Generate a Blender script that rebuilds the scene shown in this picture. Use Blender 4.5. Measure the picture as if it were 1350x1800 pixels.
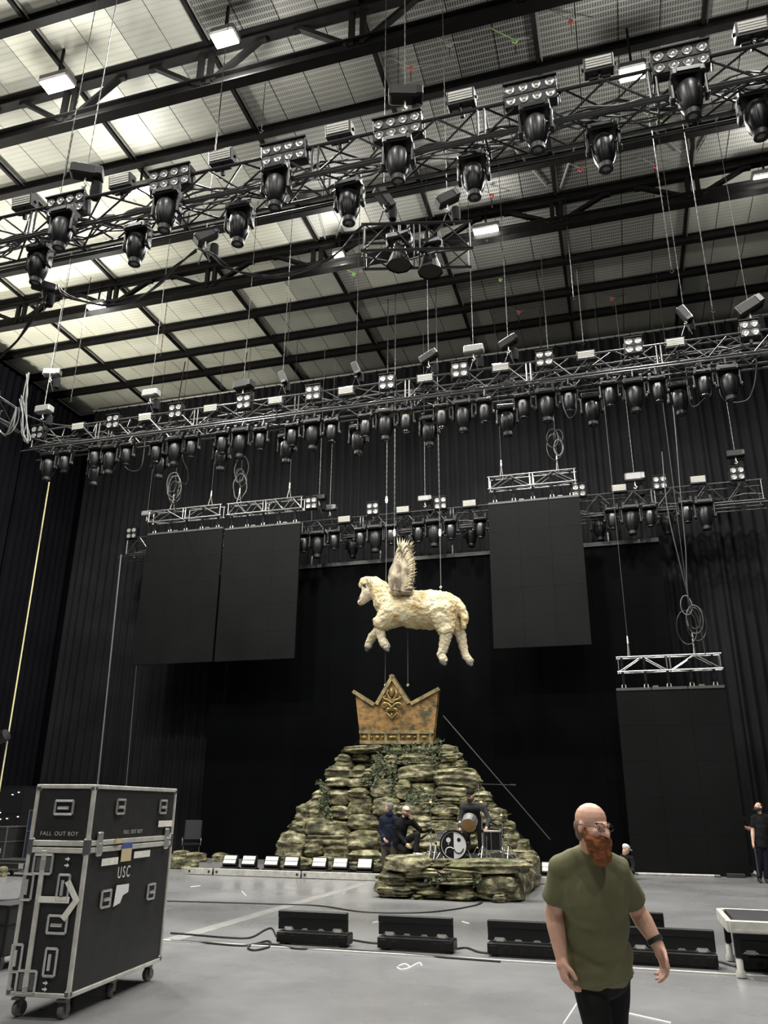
import bpy, bmesh, math, random
from mathutils import Vector, Matrix, noise
V = Vector
rnd = random.Random(11)
scene = bpy.context.scene
for o in list(bpy.data.objects): bpy.data.objects.remove(o)
COL = scene.collection

# ------------------------------------------------------------------ camera
FPX, YAW, PITCH, ROLL, CH = 1397.0, math.radians(16.53), math.radians(20.34), math.radians(0.51), 1.65
CP = V((0, 0, CH))
FW = V((-math.sin(YAW)*math.cos(PITCH), math.cos(YAW)*math.cos(PITCH), math.sin(PITCH)))
_r0 = V((math.cos(YAW), math.sin(YAW), 0)); _u0 = _r0.cross(FW)
RT = _r0*math.cos(ROLL) + _u0*math.sin(ROLL); UP = RT.cross(FW)
cd = bpy.data.cameras.new('camera'); cam = bpy.data.objects.new('camera', cd); COL.objects.link(cam)
cam.matrix_world = Matrix(((RT.x, UP.x, -FW.x, 0), (RT.y, UP.y, -FW.y, 0), (RT.z, UP.z, -FW.z, CH), (0, 0, 0, 1)))
cd.sensor_fit = 'VERTICAL'; cd.sensor_height = 36; cd.lens = FPX/1800*36; cd.clip_end = 200
scene.camera = cam
def ray(x, y): return FW + RT*((x-675)/FPX) + UP*((900-y)/FPX)
def pY(x, y, Y): d = ray(x, y); return CP + d*(Y/d.y)          # photo pixel -> point on the plane Y
def pZ(x, y, Z=0): d = ray(x, y); return CP + d*((Z-CH)/d.z)    # ... on the plane Z
def pD(x, y, D): return CP + ray(x, y)*D                        # ... at forward depth D
def proj(p):
    d = V(p)-CP; w = d.dot(FW)
    return (675+FPX*d.dot(RT)/w, 900-FPX*d.dot(UP)/w, w)

# ------------------------------------------------------------------ world, light, exposure
w = bpy.data.worlds.new('world'); scene.world = w; w.use_nodes = True
w.node_tree.nodes['Background'].inputs[0].default_value = (0.9, 0.95, 1.0, 1); w.node_tree.nodes['Background'].inputs[1].default_value = 0.012
vs = scene.view_settings; vs.view_transform = 'Standard'; vs.look = 'None'; vs.gamma = 1.0; vs.use_curve_mapping = False
vs.exposure = 0.0
LAMP_W = 2600.0          # watts of one roof floodlight
LAMP_C = (1.0, 0.98, 0.935)
UP_W = 360.0             # stray light of the same lamp towards roof and sides
UPL_W = 2100.0  # watts of one added, unseen roof uplight
FLOOD_R = 0.28

# ------------------------------------------------------------------ materials
MT = {}
def mat(n, col, rough=.6, metal=0., col2=None, scale=5., bump=0., bscale=None, detail=4., emit=None, es=0., lo=.35, hi=.65, spec=.5, stretch=None, sheen=0.):
    m = bpy.data.materials.new(n); m.use_nodes = True; nt = m.node_tree; b = nt.nodes['Principled BSDF']
    c4 = lambda c: (c[0], c[1], c[2], 1)
    b.inputs['Base Color'].default_value = c4(col); b.inputs['Roughness'].default_value = rough; b.inputs['Metallic'].default_value = metal
    b.inputs['Specular IOR Level'].default_value = spec
    if sheen: b.inputs['Sheen Weight'].default_value = sheen
    if col2 or bump:
        tc = nt.nodes.new('ShaderNodeTexCoord'); src = tc.outputs['Object']
        geo = nt.nodes.new('ShaderNodeNewGeometry'); src = geo.outputs['Position']
        if stretch:
            mp = nt.nodes.new('ShaderNodeMapping'); mp.inputs['Scale'].default_value = stretch; nt.links.new(src, mp.inputs[0]); src = mp.outputs[0]
    if col2:
        nz = nt.nodes.new('ShaderNodeTexNoise'); nz.inputs['Scale'].default_value = scale; nz.inputs['Detail'].default_value = detail; nt.links.new(src, nz.inputs['Vector'])
        cr = nt.nodes.new('ShaderNodeValToRGB'); cr.color_ramp.elements[0].position = lo; cr.color_ramp.elements[1].position = hi
        cr.color_ramp.elements[0].color = c4(col); cr.color_ramp.elements[1].color = c4(col2)
        nt.links.new(nz.outputs['Fac'], cr.inputs[0]); nt.links.new(cr.outputs[0], b.inputs['Base Color'])
    if bump:
        n2 = nt.nodes.new('ShaderNodeTexNoise'); n2.inputs['Scale'].default_value = bscale or scale; n2.inputs['Detail'].default_value = 5; nt.links.new(src, n2.inputs['Vector'])
        bp = nt.nodes.new('ShaderNodeBump'); bp.inputs['Strength'].default_value = 1; bp.inputs['Distance'].default_value = bump
        nt.links.new(n2.outputs['Fac'], bp.inputs['Height']); nt.links.new(bp.outputs[0], b.inputs['Normal'])
    if emit: b.inputs['Emission Color'].default_value = c4(emit); b.inputs['Emission Strength'].default_value = es
    MT[n] = m; return m
mat('black_metal', (.004, .004, .0045), .42, 0, spec=.35)
mat('hoist_grey', (.20, .20, .19), .5, .3)
mat('fixture', (.0045, .0045, .005), .38, 0, spec=.38)
mat('fixture_rough', (.006, .006, .006), .55, spec=.3)
mat('truss_black', (.045, .045, .045), .36, .8)
mat('truss_mid', (.12, .12, .118), .34, .85)
mat('truss_silver', (.42, .42, .41), .34, .9)
mat('steel_dark', (.0038, .0036, .0034), .6, 0, (.007, .0065, .006), 3, spec=.12)
mat('rail', (.20, .20, .18), .5, .3)
mat('silver', (.70, .685, .62), .42, .25, (.52, .51, .46), 9)
mat('chrome', (.72, .72, .70), .25, .75)
mat('grey_metal', (.18, .18, .175), .42, .7)
mat('chain', (.045, .045, .043), .5, .3)
mat('chain_dark', (.010, .010, .010), .55, 0, spec=.2)
mat('chain_bright', (.25, .245, .23), .5, .4)
mat('lens', (.03, .03, .035), .08, 0, spec=.9)
mat('lamp_glass', (.55, .55, .52), .15, .6)
mat('strobe_face', (.50, .49, .43), .45, 0, (.36, .35, .31), 40)
mat('cable', (.018, .018, .018), .45)
mat('cable_grey', (.11, .11, .105), .5)
mat('rope_yellow', (.62, .58, .30), .7)
mat('red', (.45, .05, .05), .5); mat('green', (.25, .45, .12), .6)
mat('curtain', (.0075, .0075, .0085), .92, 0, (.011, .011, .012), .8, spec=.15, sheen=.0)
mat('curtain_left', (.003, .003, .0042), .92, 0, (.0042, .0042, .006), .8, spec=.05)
mat('led', (.0028, .0031, .0031), .7, 0, (.0036, .004, .004), 1.2, spec=.12)
mat('led_wall', (.0011, .0013, .0015), .8, spec=.05)
mat('led_frame', (.055, .055, .052), .5)
mat('roof_void', (.02, .02, .02), .9)
mat('case_black', (.014, .014, .014), .5, 0, (.022, .022, .022), 9, bump=.0006, bscale=60, detail=8)
mat('tape', (.86, .84, .76), .7, 0, (.74, .72, .64), 20)
mat('paper', (.80, .80, .78), .7); mat('blue_label', (.06, .10, .30), .6); mat('tan_label', (.62, .50, .30), .7)
mat('stencil', (.52, .52, .50), .7, 0, (.34, .34, .33), 25)
mat('stencil_white', (.75, .75, .72), .7, 0, (.35, .35, .34), 60, lo=.45, hi=.75)
mat('rubber', (.02, .02, .02), .6); mat('wheel_grey', (.16, .16, .15), .6)
mat('crown', (.36, .20, .062), .5, .0, (.065, .062, .028), 4.5, bump=.03, bscale=9, lo=.40, hi=.64, detail=7)
mat('crown_trim', (.40, .30, .13), .5, .0, (.16, .14, .07), 6, bump=.02, bscale=14)
mat('gilt', (.52, .36, .12), .34, .35, (.26, .21, .09), 9)
mat('wool', (.52, .38, .18), .9, 0, (.74, .66, .44), 2.4, bump=.05, bscale=14, lo=.36, hi=.60)
mat('wool_leg', (.54, .46, .30), .9, 0, (.64, .57, .42), 4, bump=.03, bscale=20)
mat('fleece_face', (.60, .52, .38), .8, 0, (.68, .62, .48), 5, bump=.01, bscale=20)
mat('nose', (.35, .24, .17), .6); mat('hoof', (.10, .10, .11), .4, 0, (.3, .3, .3), 8)
mat('wing', (.10, .075, .045), .9, 0, (.44, .39, .28), 6, lo=.40, hi=.72, stretch=(1, 1, .55))
mat('feather', (.62, .55, .38), .85, 0, (.42, .35, .22), 5)
mat('riser_floor', (.012, .012, .012), .7, spec=.2)
mat('leaf', (.020, .032, .010), .6, 0, (.075, .09, .035), 6)
mat('skin', (.60, .36, .26), .5, 0, (.66, .42, .31), 9)
mat('skin_pale', (.80, .48, .35), .48, 0, (.70, .37, .26), 7, lo=.4, hi=.75)
mat('beard', (.32, .105, .03), .85, 0, (.16, .05, .016), 30, bump=.012, bscale=70)
mat('hair_dark', (.03, .02, .015), .7); mat('hair_grey', (.16, .15, .14), .8); mat('stubble', (.20, .13, .09), .8)
mat('olive', (.185, .182, .095), .9, 0, (.155, .155, .078), 3)
mat('trouser', (.010, .010, .0105), .85, 0, (.017, .017, .017), 8, spec=.2); mat('navy', (.009, .012, .026), .85, spec=.2); mat('black_cloth', (.007, .007, .008), .88, spec=.2)
mat('grey_cloth', (.028, .029, .032), .88, spec=.2); mat('charcoal', (.018, .018, .019), .85); mat('denim', (.007, .008, .016), .88, spec=.2); mat('white_cloth', (.75, .74, .72), .8); mat('cream_cloth', (.62, .56, .46), .8)
mat('tan_cloth', (.07, .063, .052), .85)
mat('wood_head', (.62, .38, .17), .5, 0, (.50, .28, .11), 12, stretch=(1, 1, 6)); mat('drum_white', (.80, .80, .78), .4); mat('drum_black', (.012, .012, .013), .35)
mat('cymbal', (.75, .62, .32), .25, .9); mat('glitter', (.42, .42, .43), .3, .6)
mat('deck_top', (.03, .03, .032), .5)
mat('blue_case', (.012, .018, .04), .5)
mat('floor_strip', (.62, .61, .57), .5); mat('chalk', (.75, .74, .70), .8); mat('scuff', (.27, .26, .24), .7, 0, (.20, .199, .195), 5, detail=8)
mat('white_panel', (.80, .78, .70), .3)
mat('lamp_on', (1, 1, 1), .5, emit=(1, .96, .87), es=40.)
mat('led_dot', (1, 1, 1), .5, emit=(1, .95, .85), es=2.5)

def node_mat(n):
    m = bpy.data.materials.new(n); m.use_nodes = True; MT[n] = m; nt = m.node_tree
    return m, nt, nt.nodes, nt.links, nt.nodes['Principled BSDF']
def ramp(N, L, src, a, b, ca, cb):
    c = N.new('ShaderNodeValToRGB'); c.color_ramp.elements[0].position = a; c.color_ramp.elements[1].position = b
    c.color_ramp.elements[0].color = (*ca, 1); c.color_ramp.elements[1].color = (*cb, 1); L.new(src, c.inputs[0]); return c
def mathn(N, L, op, a, b=None):
    m = N.new('ShaderNodeMath'); m.operation = op
    for i, s in enumerate((a, b)):
        if s is None: continue
        if isinstance(s, (int, float)): m.inputs[i].default_value = s
        else: L.new(s, m.inputs[i])
    return m.outputs[0]
def floor_mat():
    m, nt, N, L, b = node_mat('floor'); g = N.new('ShaderNodeNewGeometry').outputs['Position']
    n1 = N.new('ShaderNodeTexNoise'); n1.inputs['Scale'].default_value = .55; n1.inputs['Detail'].default_value = 6; L.new(g, n1.inputs['Vector'])
    n2 = N.new('ShaderNodeTexNoise'); n2.inputs['Scale'].default_value = 5; n2.inputs['Detail'].default_value = 8; L.new(g, n2.inputs['Vector'])
    mix = mathn(N, L, 'ADD', mathn(N, L, 'MULTIPLY', n1.outputs['Fac'], .6), mathn(N, L, 'MULTIPLY', n2.outputs['Fac'], .4))
    c = ramp(N, L, mix, .34, .66, (.185, .186, .19), (.225, .225, .224))
    # thin scratches: two stretched noises
    sc = None
    for rot, s in ((.5, (.9, 70, 1)), (-.7, (.7, 60, 1)), (.1, (.6, 80, 1))):
        m0 = N.new('ShaderNodeMapping'); m0.inputs['Rotation'].default_value = (0, 0, rot); L.new(g, m0.inputs[0]); mp = N.new('ShaderNodeMapping'); mp.inputs['Scale'].default_value = s; L.new(m0.outputs[0], mp.inputs[0])
        n = N.new('ShaderNodeTexNoise'); n.inputs['Scale'].default_value = 1.4; n.inputs['Detail'].default_value = 2; L.new(mp.outputs[0], n.inputs['Vector'])
        v = mathn(N, L, 'GREATER_THAN', n.outputs['Fac'], .765)
        sc = v if sc is None else mathn(N, L, 'MAXIMUM', sc, v)
    mx = N.new('ShaderNodeMixRGB'); mx.inputs[2].default_value = (.36, .355, .34, 1); L.new(mathn(N, L, 'MULTIPLY', sc, .32), mx.inputs[0]); L.new(c.outputs[0], mx.inputs[1])
    L.new(mx.outputs[0], b.inputs['Base Color'])
    r = ramp(N, L, n1.outputs['Fac'], .35, .65, (.22, .22, .22), (.38, .38, .38)); L.new(r.outputs[0], b.inputs['Roughness'])
floor_mat()
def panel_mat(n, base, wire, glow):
    # woven wire ceiling: fine ribs along Y, thicker wires along X, over a base tone painted lit or dim
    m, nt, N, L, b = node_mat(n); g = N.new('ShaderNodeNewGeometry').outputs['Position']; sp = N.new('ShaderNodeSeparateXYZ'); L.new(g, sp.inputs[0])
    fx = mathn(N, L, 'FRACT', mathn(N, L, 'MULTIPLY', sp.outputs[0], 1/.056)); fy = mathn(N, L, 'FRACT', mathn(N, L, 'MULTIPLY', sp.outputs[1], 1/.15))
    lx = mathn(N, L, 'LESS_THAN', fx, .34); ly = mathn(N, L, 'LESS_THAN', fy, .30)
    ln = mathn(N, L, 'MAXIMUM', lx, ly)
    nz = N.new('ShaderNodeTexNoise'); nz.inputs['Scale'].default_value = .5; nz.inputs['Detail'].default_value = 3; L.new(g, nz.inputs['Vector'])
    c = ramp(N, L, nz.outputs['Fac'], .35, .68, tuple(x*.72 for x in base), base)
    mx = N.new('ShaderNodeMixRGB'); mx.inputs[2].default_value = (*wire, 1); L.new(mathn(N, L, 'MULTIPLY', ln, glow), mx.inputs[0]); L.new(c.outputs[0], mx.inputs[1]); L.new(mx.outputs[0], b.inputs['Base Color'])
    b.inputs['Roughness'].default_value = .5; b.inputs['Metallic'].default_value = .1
# panel tones from dim to lit: the roof's light painted into the base colour
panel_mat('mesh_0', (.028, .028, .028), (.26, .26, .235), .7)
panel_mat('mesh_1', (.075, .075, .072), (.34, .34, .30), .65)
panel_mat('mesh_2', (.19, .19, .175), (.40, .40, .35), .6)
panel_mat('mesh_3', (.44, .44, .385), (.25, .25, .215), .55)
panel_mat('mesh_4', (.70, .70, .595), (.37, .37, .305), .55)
def rock_mat():
    m, nt, N, L, b = node_mat('rock'); geo = N.new('ShaderNodeNewGeometry'); g = geo.outputs['Position']
    mp = N.new('ShaderNodeMapping'); mp.inputs['Scale'].default_value = (1, 1, 2.3); L.new(g, mp.inputs[0])
    n1 = N.new('ShaderNodeTexNoise'); n1.inputs['Scale'].default_value = 3.6; n1.inputs['Detail'].default_value = 8; n1.inputs['Roughness'].default_value = .68; L.new(mp.outputs[0], n1.inputs['Vector'])
    c = N.new('ShaderNodeValToRGB'); e = c.color_ramp.elements; e[0].position = .37; e[0].color = (.022, .020, .011, 1); e[1].position = .69; e[1].color = (.70, .64, .43, 1)
    k = e.new(.46); k.color = (.085, .078, .04, 1); k = e.new(.56); k.color = (.27, .245, .14, 1); L.new(n1.outputs['Fac'], c.inputs[0])
    n2 = N.new('ShaderNodeTexNoise'); n2.inputs['Scale'].default_value = 4; n2.inputs['Detail'].default_value = 6; L.new(g, n2.inputs['Vector'])
    sp = N.new('ShaderNodeSeparateXYZ'); L.new(geo.outputs['Normal'], sp.inputs[0])
    ms = mathn(N, L, 'MULTIPLY', ramp(N, L, n2.outputs['Fac'], .47, .62, (0, 0, 0), (1, 1, 1)).outputs[0], mathn(N, L, 'MULTIPLY', mathn(N, L, 'ADD', sp.outputs[2], .15), .5))
    mx = N.new('ShaderNodeMixRGB'); mx.use_clamp = True; mx.inputs[2].default_value = (.12, .14, .03, 1); L.new(ms, mx.inputs[0]); L.new(c.outputs[0], mx.inputs[1]); L.new(mx.outputs[0], b.inputs['Base Color'])
    b.inputs['Roughness'].default_value = .75
    bp = N.new('ShaderNodeBump'); bp.inputs['Distance'].default_value = .06; L.new(n1.outputs['Fac'], bp.inputs['Height']); L.new(bp.outputs[0], b.inputs['Normal'])
rock_mat()

# ------------------------------------------------------------------ mesh helpers
def basis(d):
    d = V(d).normalized(); a = V((0, 0, 1)) if abs(d.z) < .95 else V((1, 0, 0))
    x = a.cross(d).normalized(); return x, d.cross(x), d
class MB:
    def __init__(s): s.v = []; s.f = []
    def add(s, vs_, fs):
        k = len(s.v); s.v += [V(p) for p in vs_]; s.f += [tuple(i+k for i in f) for f in fs]; return s
    def box(s, c, d, M=None, b=0.):
        c = V(c); h = V(d)/2; M = M or Matrix.Identity(3)
        if not b:
            P = [V((x*h.x, y*h.y, z*h.z)) for x in (-1, 1) for y in (-1, 1) for z in (-1, 1)]
            return s.add([c + M @ p for p in P], [(0, 1, 3, 2), (4, 6, 7, 5), (0, 4, 5, 1), (2, 3, 7, 6), (0, 2, 6, 4), (1, 5, 7, 3)])
        ix = {}; P = []
        for x in (-1, 1):
            for y in (-1, 1):
                for z in (-1, 1):
                    for a in range(3):
                        q = [x*(h.x-b), y*(h.y-b), z*(h.z-b)]; q[a] += (x, y, z)[a]*b; ix[(x, y, z, a)] = len(P); P.append(V(q))
        fs = []
        for a in range(3):
            o = [i for i in range(3) if i != a]
            for sg in (-1, 1):
                q = []
                for u, v_ in ((-1, -1), (1, -1), (1, 1), (-1, 1)):
                    t = [0, 0, 0]; t[a] = sg; t[o[0]] = u; t[o[1]] = v_; q.append(ix[(*t, a)])
                fs.append(q)
            for u in (-1, 1):
                for v_ in (-1, 1):
                    t1 = [0, 0, 0]; t1[o[0]] = u; t1[o[1]] = v_; t1[a] = -1; t2 = list(t1); t2[a] = 1
                    fs.append((ix[(*t1, o[0])], ix[(*t2, o[0])], ix[(*t2, o[1])], ix[(*t1, o[1])]))
        for x in (-1, 1):
            for y in (-1, 1):
                for z in (-1, 1): fs.append((ix[(x, y, z, 0)], ix[(x, y, z, 1)], ix[(x, y, z, 2)]))
        return s.add([c + M @ p for p in P], fs)
    def tube(s, pts, r, n=6, cap=True):
        pts = [V(p) for p in pts]; m = len(pts); rr = r if isinstance(r, (list, tuple)) else [r]*m
        P = []; fs = []; px = None
        for i, p in enumerate(pts):
            d = (pts[min(i+1, m-1)] - pts[max(i-1, 0)])
            d = d.normalized() if d.length > 1e-9 else V((0, 0, 1))
            if px is None: x, y, _ = basis(d)
            else:
                x = (px - d*px.dot(d)); x = x.normalized() if x.length > 1e-6 else basis(d)[0]; y = d.cross(x)
            px = x
            for k in range(n): a = 2*math.pi*k/n; P.append(p + (x*math.cos(a) + y*math.sin(a))*rr[i])
        for i in range(m-1):
            for k in range(n): fs.append((i*n+k, i*n+(k+1) % n, (i+1)*n+(k+1) % n, (i+1)*n+k))
        if cap: fs.append(tuple(range(n-1, -1, -1))); fs.append(tuple((m-1)*n+k for k in range(n)))
        return s.add(P, fs)
    def lathe(s, prof, n=16, M=None, sx=1, sy=1):
        M = M or Matrix.Identity(4); P = []; fs = []; m = len(prof)
        for r, z in prof:
            for k in range(n): a = 2*math.pi*k/n; P.append(M @ V((r*sx*math.cos(a), r*sy*math.sin(a), z)))
        for i in range(m-1):
            for k in range(n): fs.append((i*n+k, i*n+(k+1) % n, (i+1)*n+(k+1) % n, (i+1)*n+k))
        fs.append(tuple(range(n-1, -1, -1))); fs.append(tuple((m-1)*n+k for k in range(n)))
        return s.add(P, fs)
    def prism(s, poly, a, b, fn):          # poly in 2D, fn(u, v, w) -> 3D, w from a to b
        n = len(poly)
        P = [fn(u, v, a) for u, v in poly] + [fn(u, v, b) for u, v in poly]
        fs = [tuple(range(n)), tuple(range(2*n-1, n-1, -1))] + [(i, n+i, n+(i+1) % n, (i+1) % n) for i in range(n)]
        return s.add(P, fs)
    def ell(s, c, r, M=None, n=14, m=9):
        c = V(c); r = V(r) if not isinstance(r, (int, float)) else V((r, r, r)); M = M or Matrix.Identity(3)
        P = [c + M @ V((0, 0, -r.z))]; fs = []
        for i in range(1, m):
            t = -math.pi/2 + math.pi*i/m
            for k in range(n): a = 2*math.pi*k/n; P.append(c + M @ V((r.x*math.cos(t)*math.cos(a), r.y*math.cos(t)*math.sin(a), r.z*math.sin(t))))
        P.append(c + M @ V((0, 0, r.z)))
        for k in range(n): fs.append((0, 1+(k+1) % n, 1+k)); fs.append((len(P)-1, 1+(m-2)*n+k, 1+(m-2)*n+(k+1) % n))
        for i in range(m-2):
            for k in range(n): fs.append((1+i*n+k, 1+i*n+(k+1) % n, 1+(i+1)*n+(k+1) % n, 1+(i+1)*n+k))
        return s.add(P, fs)
    def cap(s, A, B, ra, rb=None, n=12):    # tapered capsule
        A, B = V(A), V(B); rb = ra if rb is None else rb; d = B-A; L = d.length; u = d/L if L > 1e-9 else V((0, 0, 1)); pts = []; rs = []
        for t in (-1, -.8, -.45, 0): pts.append(A + u*(ra*t)); rs.append(max(ra*math.sqrt(max(0, 1-t*t)), .0005))
        for t in (0, .45, .8, 1): pts.append(B + u*(rb*t)); rs.append(max(rb*math.sqrt(max(0, 1-t*t)), .0005))
        return s.tube(pts, rs, n)
    def mesh(s, n, base=V((0, 0, 0))):
        me = bpy.data.meshes.new(n); me.from_pydata([tuple(p - base) for p in s.v], [], s.f); me.update()
        bm = bmesh.new(); bm.from_mesh(me); bmesh.ops.recalc_face_normals(bm, faces=bm.faces); bm.to_mesh(me); bm.free(); return me
    def build(s, n, m, parent=None, base=None, smooth=False, loc=None):
        me = s.mesh(n, V(base) if base is not None else V((0, 0, 0))); me.materials.append(MT[m])
        if smooth: smooth_mesh(me)
        return link(n, me, parent, loc)
def smooth_mesh(me, ang=.7):
    me.polygons.foreach_set('use_smooth', [True]*len(me.polygons))
    try: me.set_sharp_from_angle(angle=ang)
    except Exception: pass
def link(n, me, parent=None, loc=None):
    o = bpy.data.objects.new(n, me); COL.objects.link(o)
    if parent: o.parent = parent
    if loc is not None: o.location = loc
    return o
def empty(n, loc, label=None, cat=None, group=None, rz=0.):
    o = bpy.data.objects.new(n, None); COL.objects.link(o); o.location = loc; o.rotation_euler = (0, 0, rz); o.empty_display_size = .1
    return tag(o, label, cat, group)
def tag(o, label=None, cat=None, group=None, kind=None):
    if label: o['label'] = label
    if cat: o['category'] = cat
    if group: o['group'] = group
    if kind: o['kind'] = kind
    return o
KIDS = {}
def copy_tree(o, parent=None):
    c = o.copy(); COL.objects.link(c); c.parent = parent
    for ch in list(o.children): copy_tree(ch, c)
    return c
UNIT = {}
def rod(n, A, B, r, m, parent=None, base=V((0, 0, 0)), sides=6):
    A, B = V(A)-V(base), V(B)-V(base); k = (m, sides)
    if k not in UNIT:
        me = MB().lathe([(1, 0), (1, 1)], sides).mesh('rod'); me.materials.append(MT[m]); smooth_mesh(me); UNIT[k] = me
    o = link(n, UNIT[k], parent); x, y, d = basis(B-A); L = (B-A).length
    o.matrix_local = Matrix(((x.x*r, y.x*r, d.x*L, A.x), (x.y*r, y.y*r, d.y*L, A.y), (x.z*r, y.z*r, d.z*L, A.z), (0, 0, 0, 1)))
    return o
def voxel(mb, size, n, smooth=4, disp=None):
    me = mb.mesh(n); t = bpy.data.objects.new('tmp', me); COL.objects.link(t)
    md = t.modifiers.new('r', 'REMESH'); md.mode = 'VOXEL'; md.voxel_size = size; md.use_smooth_shade = True
    if smooth: sm = t.modifiers.new('s', 'SMOOTH'); sm.iterations = smooth; sm.factor = .5
    dg = bpy.context.evaluated_depsgraph_get(); e = t.evaluated_get(dg); out = bpy.data.meshes.new_from_object(e)
    bpy.data.objects.remove(t); out.name = n
    if disp:
        co = [v.co.copy() for v in out.vertices]; no = [v.normal.copy() for v in out.vertices]
        for i, v in enumerate(out.vertices): v.co = co[i] + no[i]*disp(co[i])
    out.polygons.foreach_set('use_smooth', [True]*len(out.polygons)); out.update(); return out
def vobj(mb, size, n, m, parent=None, smooth=4, disp=None, base=None):
    me = voxel(mb, size, n, smooth, disp); me.materials.clear(); me.materials.append(MT[m])
    if base is not None: me.transform(Matrix.Translation(-V(base)))
    return link(n, me, parent)
ORD = 'first second third fourth fifth sixth seventh eighth ninth tenth eleventh twelfth thirteenth fourteenth fifteenth sixteenth seventeenth eighteenth nineteenth twentieth'.split()
def catenary(pts, n=8):                     # Catmull-Rom through points
    P = [V(p) for p in pts]; out = []
    for i in range(len(P)-1):
        a, b, c, d = P[max(i-1, 0)], P[i], P[i+1], P[min(i+2, len(P)-1)]
        for k in range(n):
            t = k/n; out.append(.5*((2*b) + (c-a)*t + (2*a-5*b+4*c-d)*t*t + (3*b-a-3*c+d)*t**3))
    out.append(P[-1]); return out
def text_mesh(s, size, mname, n, M, parent, depth=.001, sx=1.):
    cu = bpy.data.curves.new(n, 'FONT'); cu.body = s; cu.size = size; cu.extrude = depth; cu.align_x = 'CENTER'; cu.align_y = 'CENTER'; cu.space_character = 1.15
    t = bpy.data.objects.new('tmp', cu); COL.objects.link(t); dg = bpy.context.evaluated_depsgraph_get(); me = bpy.data.meshes.new_from_object(t.evaluated_get(dg)); bpy.data.objects.remove(t)
    me.materials.clear(); me.materials.append(MT[mname]); me.transform(M @ Matrix.Diagonal((sx, 1, 1, 1))); me.name = n
    return link(n, me, parent)
# ------------------------------------------------------------------ the hall
KC = 1.04; ZC = 18.65; X0, X1, Y0, Y1 = -23.4, 11.0, -15.0, 28.2
BX = V((0, 0, 0))
def struct(n, mb, m, **k): return tag(mb.build(n, m, **k), kind='structure')
struct('floor', MB().box(((X0+X1)/2, (Y0+Y1)/2, -.1), (X1-X0, Y1-Y0, .2)), 'floor')
ceil = struct('ceiling', MB().box(((X0+X1)/2, (Y0+Y1)/2, ZC+.45), (X1-X0, Y1-Y0, .3)), 'roof_void')
for n, c, d in (('wall_back', ((X0+X1)/2, Y1+.1, 9.4), (X1-X0, .2, 18.9)), ('wall_left', (X0-.1, (Y0+Y1)/2, 9.4), (.2, Y1-Y0, 18.9)), ('wall_right', (X1+.1, (Y0+Y1)/2, 9.4), (.2, Y1-Y0, 18.9)), ('wall_front', ((X0+X1)/2, Y0-.1, 9.4), (X1-X0, .2, 18.9))):
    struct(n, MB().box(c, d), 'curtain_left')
# ceiling of woven wire panels between the rails, four panels to a bay
RS = 3.59*KC; RX0 = -.54*KC; PW = RS/4
ROWY = [y*KC for y in (-14, -9, -5, -1, 2.2, 4.8, 7.4, 9.93, 11.6, 14.15, 17.1, 18.6, 21.4, 23.1, 24.6, 26.6)]
# bright and dim areas of the roof lighting, painted panel by panel
PAINTED_LIGHT = [(60, 60, 75), (150, 110, 85), (40, 210, 55), (200, 200, 80), (300, 60, 60), (380, 30, 28), (420, 200, 35), (330, 150, 75), (480, 100, 48), (560, 90, 45), (600, 200, 58), (650, 40, 62), (740, 100, 28), (850, 60, 15), (950, 100, 15), (1050, 120, 22), (1150, 60, 26), (1280, 80, 50), (1330, 150, 55), (760, 330, 40), (900, 360, 18), (1000, 300, 12), (1100, 350, 24), (1250, 260, 52), (1300, 350, 68), (1200, 420, 58), (1320, 430, 68), (1100, 470, 46), (950, 430, 18), (870, 500, 30), (750, 480, 52), (680, 460, 64), (720, 550, 56), (620, 520, 34), (560, 470, 60), (480, 480, 86), (300, 450, 86), (150, 420, 76), (60, 420, 70), (100, 560, 86), (250, 540, 86), (400, 560, 86), (540, 580, 66), (650, 590, 46), (800, 570, 40), (950, 540, 34), (1100, 520, 44), (1250, 500, 54), (300, 640, 84), (180, 660, 80), (450, 640, 78), (560, 630, 62)]
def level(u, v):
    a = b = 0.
    for x, y, l in PAINTED_LIGHT: w_ = 1/((u-x)**2+(v-y)**2+400)**1.6; a += w_*l; b += w_
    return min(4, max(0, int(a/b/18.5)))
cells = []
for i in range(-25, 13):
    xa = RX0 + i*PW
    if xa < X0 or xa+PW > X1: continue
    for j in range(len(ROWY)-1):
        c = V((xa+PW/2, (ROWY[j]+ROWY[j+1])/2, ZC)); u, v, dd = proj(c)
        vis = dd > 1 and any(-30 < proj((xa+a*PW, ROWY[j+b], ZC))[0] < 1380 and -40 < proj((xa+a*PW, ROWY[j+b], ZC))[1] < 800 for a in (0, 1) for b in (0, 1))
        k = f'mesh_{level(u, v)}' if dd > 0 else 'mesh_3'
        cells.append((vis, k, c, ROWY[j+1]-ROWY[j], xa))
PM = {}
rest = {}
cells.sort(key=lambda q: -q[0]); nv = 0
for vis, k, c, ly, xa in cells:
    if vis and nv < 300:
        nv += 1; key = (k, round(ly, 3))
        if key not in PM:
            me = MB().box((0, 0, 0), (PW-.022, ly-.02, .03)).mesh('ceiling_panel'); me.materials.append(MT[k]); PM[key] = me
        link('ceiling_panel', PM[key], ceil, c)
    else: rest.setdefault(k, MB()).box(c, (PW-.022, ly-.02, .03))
for k, m_ in rest.items(): tag(m_.build('ceiling_panel', k, ceil), kind='stuff')
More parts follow.
